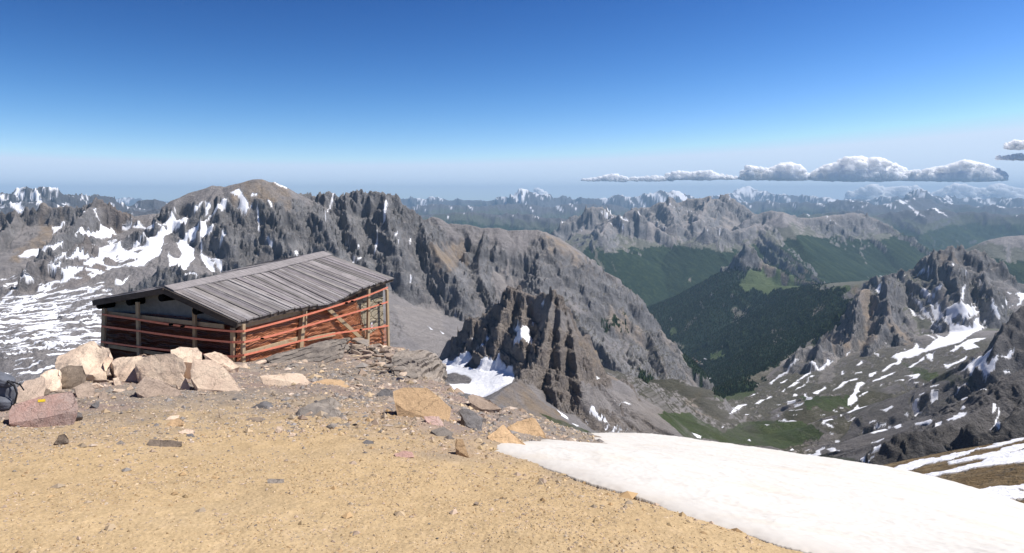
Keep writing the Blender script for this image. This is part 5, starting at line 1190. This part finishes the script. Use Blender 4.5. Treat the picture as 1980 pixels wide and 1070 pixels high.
# long wall: board part then rubble part; gable: board skirt, rendered top
xs = on_plane(688, 610, 1, WY_).x
def wall(name, mat, x0, x1, y, n, zt, zb, thick=.12, c=(1, 1, 1)):
    mb = MB()
    for k in range(n):
        a, b = x0 + (x1 - x0) * k / n, x0 + (x1 - x0) * (k + 1) / n
        f = [(a, y, zb(a)), (b, y, zb(b)), (b, y, zt(b)), (a, y, zt(a))]; mb.quadbox(f, [(p[0], p[1] + thick, p[2]) for p in f], c)
    return mb.build(name, mat, hut)
zroof = lambda x, y: roofpt(min(max(x / HL, 0), 1), min(max(y / (lRN.y), 0), 1), 0).z - .075 if y < lRN.y else roofpt(min(max(x / HL, 0), 1), min(max((HW - y) / (HW - lRN.y), 0), 1), 1).z - .075
YL = on_plane(206, 640, 0, GX_).y
wall('board_wall', W_ply, GX_ + .002, xs, WY_, 8, lambda x: zroof(x, WY_), lambda x: -2.0, c=(2.6, 2.5, 2.2))  # sunlight put into the colour: same boards, brighter here than on the gable
wall('rubble_wall', M_stone, xs, HL - .25, WY_ - .03, 4, lambda x: zroof(x, WY_), lambda x: -2.4, thick=.4)
mb = MB()
for k in range(16):
    a, b = WY_ + .13 + (YL - WY_ - .13) * k / 16, WY_ + .13 + (YL - WY_ - .13) * (k + 1) / 16
    mb.quadbox([(GX_, a, .2), (GX_, b, .2), (GX_, b, zroof(GX_, b)), (GX_, a, zroof(GX_, a))], [(GX_ + .2, a, .2), (GX_ + .2, b, .2), (GX_ + .2, b, zroof(GX_, b)), (GX_ + .2, a, zroof(GX_, a))])
mb.build('gable_wall', M_plas, hut)
gt_ = lambda y: 1.62 + .0 * y
mb = MB(); mb.quadbox([(GX_ - .04, WY_, -2), (GX_ - .04, YL + .05, -2), (GX_ - .04, YL + .05, on_plane(205, 606, 0, GX_ - .04).z), (GX_ - .04, WY_, on_plane(440, 632, 0, GX_ - .04).z)],
                       [(GX_ - .004, WY_, -2), (GX_ - .004, YL + .05, -2), (GX_ - .004, YL + .05, on_plane(205, 606, 0, GX_ - .04).z), (GX_ - .004, WY_, on_plane(440, 632, 0, GX_ - .04).z)])
mb.build('gable_boarding', W_ply, hut)
mb = MB(); mb.quadbox([(HL - .45, WY_ + .4, -2.4), (HL - .45, HW - .3, -2.4), (HL - .45, HW - .3, 1.9), (HL - .45, WY_ + .4, 1.9)], [(HL - .25, WY_ + .4, -2.4), (HL - .25, HW - .3, -2.4), (HL - .25, HW - .3, 1.9), (HL - .25, WY_ + .4, 1.9)])
mb.quadbox([(GX_ + .2, YL - .2, -2.4), (HL - .5, YL - .2, -2.4), (HL - .5, YL - .2, 1.85), (GX_ + .2, YL - .2, 1.85)], [(GX_ + .2, YL, -2.4), (HL - .5, YL, -2.4), (HL - .5, YL, 1.85), (GX_ + .2, YL, 1.85)])
mb.build('back_wall', M_stone, hut)
mb = MB(); a, b = on_plane(692, 590, 1, WY_ - .08).x, HL - .12
mb.quadbox([(a, WY_ - .08, zroof(a, .2) - .34), (b, WY_ - .08, zroof(b, .2) - .32), (b, WY_ - .08, zroof(b, .2) + .02), (a, WY_ - .08, zroof(a, .2) + .02)], [(a, WY_ - .035, zroof(a, .2) - .34), (b, WY_ - .035, zroof(b, .2) - .32), (b, WY_ - .035, zroof(b, .2) + .02), (a, WY_ - .035, zroof(a, .2) + .02)], (1.5, 1.45, 1.4))
mb.build('lintel_board', W_dark, hut)
# purlin ends
for px, py in ((200, 590), (258, 583), (320, 575), (386, 600)):
    bm = bmesh.new(); bmesh.ops.create_cone(bm, segments=14, radius1=.10, radius2=.11, depth=.5, cap_ends=True, matrix=Matrix.Rotation(R(90), 4, 'Y'))
    me = bpy.data.meshes.new('beam_end'); bm.to_mesh(me); bm.free(); me.materials.append(W_dark)
    o = bpy.data.objects.new('beam_end', me); COL.objects.link(o); o.parent = hut; p = on_plane(px, py, 0, .12); o.location = (.22, p.y, p.z)
# posts and rails
def post(px0, py0, px1, py1, axis, val, w=.105, d=.07, c=(1, 1, 1), mat=W_new, nm='post', ext=.25):
    p, q = on_plane(px0, py0, axis, val), on_plane(px1, py1, axis, val)
    q = q + (q - p).normalized() * ext
    mb = MB(); mb.beam(p, q, w if axis == 1 else d, d if axis == 1 else w, up=(0, 1, 0) if axis == 1 else (0, 1, 0), c=c); return mb.build(nm, mat, hut, bev=.006)
PG, PL = .06, .04
post(202, 596, 199, 684, 0, PG, w=.13)
post(266, 584, 269, 682, 0, PG, w=.10); post(376, 595, 377, 676, 0, PG, w=.10, c=(.75, .72, .7))
post(450, 634, 450, 698, 0, PG - .02, w=.11); post(470, 627, 470, 695, 1, PL, w=.11)
post(588, 597, 580, 672, 1, PL + .10, w=.16, d=.12); post(592, 602, 591, 634, 1, PL + .02, w=.05, d=.05, ext=0)
post(713, 559, 711, 668, 1, PL, w=.12); post(748, 560, 751, 676, 1, PL, w=.12)
def rail(pts, axis, val, h, nm='rail', c=(1, 1, 1)):
    for a_, b_ in zip(pts, pts[1:]):
        p, q = on_plane(*a_, axis, val), on_plane(*b_, axis, val); mb = MB(); mb.beam(p, q, .03, h, c=c); mb.build(nm, W_new, hut, bev=.004)
rail([(207, 606), (433, 632)], 0, PG + .11, .12); rail([(210, 669), (330, 688)], 0, PG + .11, .10)
rail([(474, 629), (582, 604)], 1, PL + .16, .13); rail([(474, 684), (577, 655)], 1, PL + .16, .12); rail([(594, 656), (648, 646)], 1, PL + .12, .12)
rail([(626, 590), (709, 664)], 1, PL + .07, .13, nm='brace', c=(.9, .88, .86))
mb = MB(); p = on_plane(719, 630, 1, PL - .06); mb.quadbox([(p.x - .05, p.y, p.z - .1), (p.x + .05, p.y, p.z - .1), (p.x + .05, p.y, p.z + .1), (p.x - .05, p.y, p.z + .1)], [(p.x - .05, p.y + .008, p.z - .1), (p.x + .05, p.y + .008, p.z - .1), (p.x + .05, p.y + .008, p.z + .1), (p.x - .05, p.y + .008, p.z + .1)])
M_wh, nt, out = newmat('white_plate'); principled(nt, out, (.7, .68, .68), .5)
M_rd, nt, out = newmat('red_print'); principled(nt, out, (.45, .05, .04), .5)
pl = mb.build('sign_plate', M_wh, hut); mb = MB(); mb.quadbox([(p.x - .02, p.y - .004, p.z - .03), (p.x + .025, p.y - .004, p.z - .03), (p.x + .025, p.y - .004, p.z + .04), (p.x - .02, p.y - .004, p.z + .04)], [(p.x - .02, p.y - .001, p.z - .03), (p.x + .025, p.y - .001, p.z - .03), (p.x + .025, p.y - .001, p.z + .04), (p.x - .02, p.y - .001, p.z + .04)])
mb.build('red_mark', M_rd, pl)

# ---- orange safety netting (real strands with holes between)
m, nt, out = newmat('orange_net'); tc = N(nt, 'ShaderNodeTexCoord'); uv = tc.outputs['UV']
sx_ = N(nt, 'ShaderNodeSeparateXYZ'); nt.links.new(uv, sx_.inputs[0])
nz = noise_tex(nt, tc.outputs['Object'], 5, 5, .65)
fx = mth(nt, 'FRACT', mth(nt, 'MULTIPLY', sx_.outputs[0], 1.0)); fy = mth(nt, 'FRACT', mth(nt, 'MULTIPLY', sx_.outputs[1], 1.0))
hole = mth(nt, 'MULTIPLY', mth(nt, 'GREATER_THAN', fx, .30), mth(nt, 'GREATER_THAN', fy, .42))
hole = mth(nt, 'MULTIPLY', hole, mth(nt, 'GREATER_THAN', nz, .34))
pb = N(nt, 'ShaderNodeBsdfPrincipled', {'Roughness': .45}); cc = ramp(nt, nz, [(.3, (.50, .19, .09)), (.7, (.74, .32, .16))]); nt.links.new(cc, pb.inputs['Base Color'])
tr = N(nt, 'ShaderNodeBsdfTranslucent'); nt.links.new(cc, tr.inputs[0]); mx = N(nt, 'ShaderNodeMixShader', {0: .3}); nt.links.new(pb.outputs[0], mx.inputs[1]); nt.links.new(tr.outputs[0], mx.inputs[2])
tp = N(nt, 'ShaderNodeBsdfTransparent'); m2 = N(nt, 'ShaderNodeMixShader'); nt.links.new(hole, m2.inputs[0]); nt.links.new(mx.outputs[0], m2.inputs[1]); nt.links.new(tp.outputs[0], m2.inputs[2])
nt.links.new(m2.outputs[0], out.inputs['Surface']); M_net = m
M_net_shade = M_net.copy(); M_net_shade.name = 'orange_net_shaded'  # same orange net, its colour darkened to imitate shade on the gable end
for n_ in M_net_shade.node_tree.nodes:
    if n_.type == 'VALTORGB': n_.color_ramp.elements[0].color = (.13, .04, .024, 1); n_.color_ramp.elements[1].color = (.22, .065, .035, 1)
def net(name, axis, val, top, bot, label, px0, px1, nx=110, nyy=34, cell=.045, sgn=-1, bul=.05):
    V = []; UV = []; Fs = []
    for i in range(nx + 1):
        px = px0 + (px1 - px0) * i / nx
        yt = np.interp(px, [t_[0] for t_ in top], [t_[1] for t_ in top]); yb = np.interp(px, [t_[0] for t_ in bot], [t_[1] for t_ in bot])
        for j in range(nyy + 1):
            p = on_plane(px, yt + (yb - yt) * j / nyy, axis, val)
            q = Vector((p.x * 1.3, p.y * 1.3, p.z * 1.7)); d = mnoise.fractal(q * 1.6 + Vector((5, 0, sgn)), .9, 2, 4) * bul
            d += .018 * math.sin(p.z * 40 + 4 * mnoise.noise(q * 2))
            if axis == 1: p.y += d; u_ = p.x
            else: p.x += d; u_ = p.y
            sag = .05 * math.sin(u_ * 3.0)
            V.append(p); UV.append((u_ / cell, (p.z + sag + .03 * mnoise.noise(q * 3)) / cell))
    for i in range(nx):
        for j in range(nyy):
            a = i * (nyy + 1) + j; Fs.append((a, a + 1, a + nyy + 2, a + nyy + 1))
    me = bpy.data.meshes.new(name); me.from_pydata([HM @ p for p in V], [], Fs); me.update(); ul = me.uv_layers.new(name='UVMap')
    for lp in me.loops: ul.data[lp.index].uv = UV[lp.vertex_index]
    me.shade_smooth(); me.materials.append(M_net if axis == 1 else M_net_shade)
    o = bpy.data.objects.new(name, me); COL.objects.link(o)
    s = o.modifiers.new('thick', 'SOLIDIFY'); s.thickness = .004
    setp(o, label, 'netting', 'orange safety nets on the hut'); return o
net('safety_netting', 1, WY_ - .10, [(462, 632), (520, 622), (580, 606), (640, 592), (688, 578), (694, 598), (706, 640), (712, 648), (740, 630), (756, 622)], [(462, 700), (500, 698), (560, 690), (640, 676), (700, 674), (756, 676)], 'sunlit orange safety netting over the long wall of the hut', 458, 751)
net('safety_netting', 0, GX_ - .14, [(200, 604), (300, 607), (380, 615), (450, 632)], [(200, 700), (300, 705), (400, 706), (455, 706)], 'orange safety netting over the gable end of the hut, shade put into its colour', 206, 452)
# ---- barrier tapes
m, nt, out = newmat('orange_tape'); tc = N(nt, 'ShaderNodeTexCoord'); a = noise_tex(nt, tc.outputs['Object'], 9, 3, .5)
pb = principled(nt, out, ramp(nt, a, [(.3, (.74, .22, .13)), (.7, (.84, .30, .19))]), .5); M_tape = m
def tape(gp_, lp_, label, knots):
    pts = [on_plane(x, y, 0, PG - .10) for x, y in gp_] + [on_plane(x, y, 1, PL - .10) for x, y in lp_]
    mb = MB()
    full = []
    for p, q in zip(pts, pts[1:]):
        n = max(2, int((q - p).length / .15))
        for k in range(n): 
            f = k / n; s_ = p.lerp(q, f); s_.z -= .006 * math.sin(f * math.pi) * min(1, (q - p).length / 2); full.append(s_)
    full.append(pts[-1])
    for k, (p, q) in enumerate(zip(full, full[1:])):
        tw = .004 * math.sin(k * .7)
        mb.beam(p, q + (q - p) * .02, .010, .052 + tw, c=(1, 1, 1))
    mb.V = [tuple(HM @ Vector(v)) for v in mb.V]
    o = mb.build('barrier_tape', M_tape); setp(o, label, 'tape', 'orange barrier tapes round the hut')
    for (x, y, ax) in knots:
        p = HM @ on_plane(x, y, ax, (PG if ax == 0 else PL) - .12); me = block_mesh('knot', int(x), .07, .05, .045, 5, .15, 2, W_dark)
        kk = bpy.data.objects.new('knot', me); COL.objects.link(kk); kk.location = p; kk.parent = o
tape([(197, 608), (266, 618), (330, 628), (376, 634), (449, 641)], [(472, 641), (593, 609), (664, 587), (713, 571), (750, 556)], 'uppermost of the three orange tapes stretched round the hut', [(331, 628, 0), (353, 631, 0), (669, 586, 1), (680, 583, 1)])
tape([(196, 631), (266, 640), (376, 655), (449, 662)], [(472, 662), (528, 649), (588, 632), (713, 596), (750, 584)], 'middle one of the three orange tapes stretched round the hut', [(506, 655, 1), (735, 589, 1)])
tape([(195, 661), (268, 671), (330, 678), (449, 690)], [(472, 687), (583, 659), (654, 644), (711, 636), (751, 630)], 'lowest of the three orange tapes stretched round the hut', [(697, 638, 1)])

# ---- rucksack at the left edge, leaning against the boulders
m, nt, out = newmat('grey_cordura'); tc = N(nt, 'ShaderNodeTexCoord'); a = noise_tex(nt, tc.outputs['Object'], 8, 5, .6); b = noise_tex(nt, tc.outputs['Object'], 180, 2, .5)
principled(nt, out, ramp(nt, a, [(.35, (.085, .092, .11)), (.65, (.15, .16, .185))]), .8, bump(nt, mth(nt, 'ADD', a, mth(nt, 'MULTIPLY', b, .3)), .6, .03)); M_bag = m
m, nt, out = newmat('black_strap'); principled(nt, out, (.02, .02, .022), .7); M_strap = m
bag = bpy.data.objects.new('rucksack', None); COL.objects.link(bag); bp = ghit(2, 792); bp = Vector((P3(2, 792, bp.y))); bag.location = bp; bag.rotation_euler = (0, 0, .3)
setp(bag, 'grey rucksack with black straps lying against the rocks', 'rucksack')
def blob(name, c, s, seed, mat, parent, rot=0.0, e=2.6):
    bm = bmesh.new(); bmesh.ops.create_icosphere(bm, subdivisions=4, radius=1)
    for v in bm.verts:
        p = v.co; k = (abs(p.x) ** e + abs(p.y) ** e + abs(p.z) ** e) ** (-1 / e); p = p * k
        w_ = mnoise.fractal(p * 2.0 + Vector((seed, 0, 0)), .8, 2, 3) * .07 + .02 * math.sin(p.z * 14 + 2 * p.x)
        v.co = Vector((p.x * s[0], p.y * s[1], p.z * s[2])) * (1 + w_)
    me = bpy.data.meshes.new(name); bm.to_mesh(me); bm.free(); me.shade_smooth(); me.materials.append(mat)
    o = bpy.data.objects.new(name, me); COL.objects.link(o); o.parent = parent; o.location = c; o.rotation_euler = (0, rot, 0); return o
blob('body', (-.10, .12, .18), (.24, .15, .20), 1, M_bag, bag, .25); blob('lid', (-.02, .10, .36), (.16, .15, .07), 2, M_bag, bag, .45)
blob('pocket', (-.02, -.04, .08), (.15, .09, .09), 3, M_bag, bag, .1)
def strap(pts, w, h):
    mb = MB(); P_ = [Vector(p) for p in pts]
    cur = []
    for k in range(len(P_) - 1):
        for f in range(6): cur.append(P_[k].lerp(P_[k + 1], f / 6))
    cur.append(P_[-1])
    for p, q in zip(cur, cur[1:]): mb.beam(p, q + (q - p) * .05, w, h)
    return mb.build('strap', M_strap, bag)
strap([(.10, -.02, .36), (.17, -.04, .30), (.20, -.05, .20), (.17, -.05, .08), (.10, -.06, .02)], .035, .012); strap([(.12, .02, .34), (.22, .0, .30), (.26, .0, .22)], .02, .01); strap([(-.02, -.10, .34), (.02, -.15, .2), (.04, -.14, .05)], .025, .01)
# yellow trail mark on the pink slab
def ray_hit(px, py, ob):
    bpy.context.view_layer.update()
    inv_ = ob.matrix_world.inverted(); o_ = inv_ @ Vector((0, 0, 0)); d = inv_.to_3x3() @ Vector(ray(px, py)); ok, l, n, i = ob.ray_cast(o_, d.normalized())
    return (ob.matrix_world @ l, (ob.matrix_world.to_3x3() @ n).normalized()) if ok else (None, None)
V = []; Fs = []; gx_, gy_ = 18, 6; okk = True
M_yel, nt, out = newmat('yellow_paint'); principled(nt, out, (.80, .56, .04), .6)
for i in range(gx_ + 1):
    for j in range(gy_ + 1):
        px = 73.5 + 14.5 * i / gx_; py = 776 - .10 * (px - 74) + (5.2 + .8 * mnoise.noise(Vector((i * .5, j, 0)))) * (j / gy_ - .5)
        l, n = ray_hit(px, py, pinkslab)
        if l is None: okk = False; break
        V.append(l + n * .004)
    if not okk: break
if okk:
    for i in range(gx_):
        for j in range(gy_):
            a = i * (gy_ + 1) + j; Fs.append((a, a + 1, a + gy_ + 2, a + gy_ + 1))
    pi_ = pinkslab.matrix_world.inverted(); me = bpy.data.meshes.new('paint_mark'); me.from_pydata([pi_ @ v for v in V], [], Fs); me.shade_smooth(); me.materials.append(M_yel)
    o = bpy.data.objects.new('paint_mark', me); COL.objects.link(o); o.parent = pinkslab
else: print('no mark')
# ================================================================ VILLAGE, WOODS, CLOUDS
def terr(px, py, rmin=0):
    c, r_ = hit(px, py, rmin); i, j = int(round(r_)), int(round(c)); i = min(max(i, 1), NR - 2); j = min(max(j, 1), NT - 2)
    return Vector((float(X[i, j]), float(Y[i, j]), float(Z[i, j])))
M_hw, nt, out = newmat('pale_house_wall'); principled(nt, out, (.42, .38, .33), .9)
M_hr = []
for nm, c in (('stone_roof', (.20, .175, .16)), ('brown_roof', (.22, .12, .085)), ('metal_roof', (.62, .62, .64))):
    m_, nt, out = newmat(nm); principled(nt, out, c, .7); M_hr.append(m_)
M_win, nt, out = newmat('dark_window'); principled(nt, out, (.03, .03, .035), .3)
def house(px, py, w_, l_, h_, ang, roof, label):
    p = terr(px, py, 4800); o = bpy.data.objects.new('house', None); COL.objects.link(o); o.location = p - Vector((0, 0, .8)); o.rotation_euler = (0, 0, ang)
    mb = MB(); mb.quadbox([(-w_/2, -l_/2, 0), (w_/2, -l_/2, 0), (w_/2, l_/2, 0), (-w_/2, l_/2, 0)], [(-w_/2, -l_/2, h_), (w_/2, -l_/2, h_), (w_/2, l_/2, h_), (-w_/2, l_/2, h_)])
    for s in (-1, 1):
        k = len(mb.V); mb.V += [(-w_/2, s*l_/2, h_), (w_/2, s*l_/2, h_), (0, s*l_/2, h_ + w_*.38)]; mb.C += [(1,1,1)] * 3; mb.F.append((k, k+1, k+2))
    mb.build('wall', M_hw, o); mb = MB(); e = .8; rh = h_ + w_ * .38
    for s in (-1, 1):
        q = [(s*(w_/2+e), -l_/2-e, h_-e*.7), (s*(w_/2+e), l_/2+e, h_-e*.7), (0, l_/2+e, rh), (0, -l_/2-e, rh)]; mb.quadbox([(a, b, c+.35) for a, b, c in q], [(a, b, c+.05) for a, b, c in q])
    mb.build('roof', M_hr[roof], o)
    for s in (-1, 1):
        mb = MB(); mb.quadbox([(s*w_/2*1.005, -l_*.3, h_*.3), (s*w_/2*1.005, l_*.3, h_*.3), (s*w_/2*1.005, l_*.3, h_*.7), (s*w_/2*1.005, -l_*.3, h_*.7)], [(s*(w_/2*1.005+.05), -l_*.3, h_*.3), (s*(w_/2*1.005+.05), l_*.3, h_*.3), (s*(w_/2*1.005+.05), l_*.3, h_*.7), (s*(w_/2*1.005+.05), -l_*.3, h_*.7)]); mb.build('window', M_win, o)
    setp(o, label, 'house', 'houses of the valley hamlet'); return o
G_ = 'small stone-roofed house in the cluster of the valley hamlet'
rv = random.Random(12)
for (px, py) in ((1344, 698), (1347, 701), (1350, 703), (1354, 702), (1358, 704), (1351, 706), (1355, 708), (1361, 707), (1346, 705), (1341, 694)):
    house(px, py, rv.uniform(9, 13), rv.uniform(12, 20), rv.uniform(5, 8), rv.uniform(0, 3), rv.choice([0, 0, 1]), G_)
house(1364, 696, 14, 30, 8, .4, 2, 'long white-roofed building just above the hamlet cluster'); house(1374, 735, 13, 18, 6, 1.2, 2, 'pale-roofed house by itself below the hamlet meadow')
# ---- woods of the valley, one mass of crowns
def forest():
    g = np.random.RandomState(9); iy, ix = np.nonzero((wood[:-1, :-1] > .5) & (Rr[:-1, None] < 8600) & (Rr[:-1, None] > 2000) & (sn[:-1, :-1] < .3))
    if len(iy) == 0: return
    # weight by true ground area of a cell
    area = Rr[iy] ** 2 * np.gradient(Rr)[iy] / Rr[iy]; wgt = area * np.clip(5200 / Rr[iy], .25, 2.5) ** 1.2 * (np.abs(TH[ix]) < R(38))
    n = 120000; k = g.choice(len(iy), n, p=wgt / wgt.sum()); i, j = iy[k], ix[k]; fi, fj = g.rand(n), g.rand(n)
    r = Rr[i] + (Rr[i + 1] - Rr[i]) * fi; t = TH[j] + (TH[j + 1] - TH[j]) * fj
    z = (Z[i, j] * (1 - fi) + Z[i + 1, j] * fi) * (1 - fj) + (Z[i, j + 1] * (1 - fi) + Z[i + 1, j + 1] * fi) * fj
    s = g.uniform(.7, 1.35, n) * np.clip(r / 7500, .7, 1.15); hgt = 15 * s; rad = 4.6 * s
    x, y = r * np.sin(t), r * np.cos(t); V = np.zeros((n, 6, 3), np.float32)
    for q in range(5):
        a = q * 2 * np.pi / 5 + t; V[:, q] = np.stack([x + rad * np.cos(a), y + rad * np.sin(a), z - 1 + hgt * .08], 1)
    V[:, 5] = np.stack([x, y, z + hgt], 1)
    fc = np.array([(q, (q + 1) % 5, 5) for q in range(5)]); Fc = (fc[None] + 6 * np.arange(n)[:, None, None]).reshape(-1, 3)
    cc = np.array([(.040, .068, .032)]) * g.uniform(.55, 1.7, (n, 1)) * np.array([1, 1, 1]); cc[:, 0] *= g.uniform(.8, 1.6, n)
    o = mesh_np('forest', V.reshape(-1, 3), Fc, fm_, colors=np.repeat(cc, 6, 0), smooth=False); setp(o, kind='stuff')
fm_, nt, out = newmat('conifer_green'); at = N(nt, 'ShaderNodeAttribute', attribute_name='Col'); principled(nt, out, at.outputs[0], .9, None, .05)
forest()
# ---- clouds beyond the ranges
CM, nt, out = newmat('cloud')
tc = N(nt, 'ShaderNodeTexCoord')
cn = noise_tex(nt, tc.outputs['Object'], .0016, 6, .6)
cp = principled(nt, out, (.995, .995, .995), 1.0, bump(nt, cn, .1, 200.0), 0.0)
cp.inputs['Subsurface Weight'].default_value = 1.0; cp.inputs['Subsurface Radius'].default_value = (1, 1, 1); cp.inputs['Subsurface Scale'].default_value = 2000.0
def cloud(x0, x1, base, tops, label, D=66000, seed=1, hard=1.0, dens=1.0, step=5.0):
    """tops: (px, py) outline of the upper edge; flat base at row `base`"""
    rr = random.Random(seed); bm = bmesh.new(); c = Vector(P3((x0 + x1) / 2, base, D)); pxm = D / F
    px = x0
    n = 0
    while px < x1:
        top = np.interp(px, [t[0] for t in tops], [t[1] for t in tops]); h = max(1.5, base - top)
        k = max(1, int(h / 4.2))
        for q in range(k + 1):
            f = q / max(1, k); rad = (2.2 + .28 * h * (1 - .55 * f)) * rr.uniform(.7, 1.15)
            pyy = base - min(h - rad * .8, max(rad * .35, h * f)) if h > rad else base - h * .4
            p = Vector(P3(px + rr.uniform(-3, 3), pyy, D + rr.uniform(-1, 1) * h * pxm * .8)) - c
            mtx = Matrix.Translation(p) @ Matrix.Diagonal((rad * pxm * rr.uniform(1, 1.5), rad * pxm * 1.2, rad * pxm * rr.uniform(.75, 1), 1))
            bmesh.ops.create_icosphere(bm, subdivisions=2, radius=1, matrix=mtx); n += 1
        px += step * rr.uniform(.6, 1.2)
    for v in bm.verts:
        if v.co.z < 0: v.co.z *= .45
    me = bpy.data.meshes.new('cloud'); bm.to_mesh(me); bm.free(); me.shade_smooth(); me.materials.append(CM)
    o = bpy.data.objects.new('cloud', me); COL.objects.link(o); o.location = c; setp(o, label, 'cloud')
    rm = o.modifiers.new('union', 'REMESH'); rm.mode = 'VOXEL'; rm.voxel_size = pxm * .8; rm.use_smooth_shade = True
    for sz_, st2 in ((10, 5.0), (3.5, 2.0)):
        tx = bpy.data.textures.new('cloud_lumps', 'CLOUDS'); tx.noise_scale = pxm * sz_; tx.noise_depth = 3
        dm_ = o.modifiers.new('lumps', 'DISPLACE'); dm_.texture = tx; dm_.strength = pxm * st2 * hard; dm_.mid_level = .55; dm_.texture_coords = 'LOCAL'
    return o
cloud(1125, 1300, 350, [(1125, 347), (1150, 343), (1185, 335), (1215, 343), (1240, 341), (1270, 339), (1300, 345)], 'thin pale cloud streak at the left end of the cloud bank', seed=2)
cloud(1290, 1432, 347, [(1290, 336), (1310, 330), (1335, 332), (1370, 329), (1392, 336), (1430, 342)], 'low ragged cloud left of the puffy middle cloud', seed=3)
cloud(1436, 1580, 347, [(1436, 330), (1450, 320), (1480, 326), (1500, 322), (1525, 313), (1545, 320), (1560, 334), (1580, 340)], 'puffy middle cloud with a rounded right hump', seed=4)
cloud(1576, 1765, 348, [(1576, 330), (1600, 318), (1620, 314), (1632, 305), (1650, 302), (1680, 306), (1700, 305), (1720, 313), (1745, 325), (1765, 335)], 'tallest white cumulus of the bank', seed=5)
cloud(1755, 1946, 349, [(1755, 330), (1780, 328), (1810, 324), (1840, 318), (1862, 309), (1880, 312), (1900, 316), (1925, 325), (1938, 333), (1946, 340)], 'wide white cumulus at the right end of the bank', seed=6)
cloud(1948, 1995, 288, [(1948, 276), (1962, 270), (1978, 272), (1995, 278)], 'small round cloud at the right edge, the upper one', seed=7)
cloud(1925, 1995, 309, [(1925, 302), (1950, 300), (1970, 296), (1995, 301)], 'small flat cloud at the right edge, the lower one', seed=8)
cloud(1640, 1800, 392, [(1640, 372), (1670, 362), (1688, 356), (1710, 364), (1745, 360), (1770, 360), (1800, 376)], 'far hazy cloud peeping over the skyline left of the pointed summit', D=76000, seed=9, step=7)
cloud(1800, 1995, 394, [(1800, 374), (1830, 362), (1850, 355), (1880, 362), (1905, 364), (1930, 355), (1960, 363), (1995, 368)], 'far hazy cloud peeping over the skyline right of the pointed summit', D=76000, seed=10, step=7)
cloud(1033, 1062, 392, [(1033, 376), (1040, 364), (1050, 370), (1062, 388)], 'small wisp clinging to the right side of the snowy central peak', D=66000, seed=11, step=4)
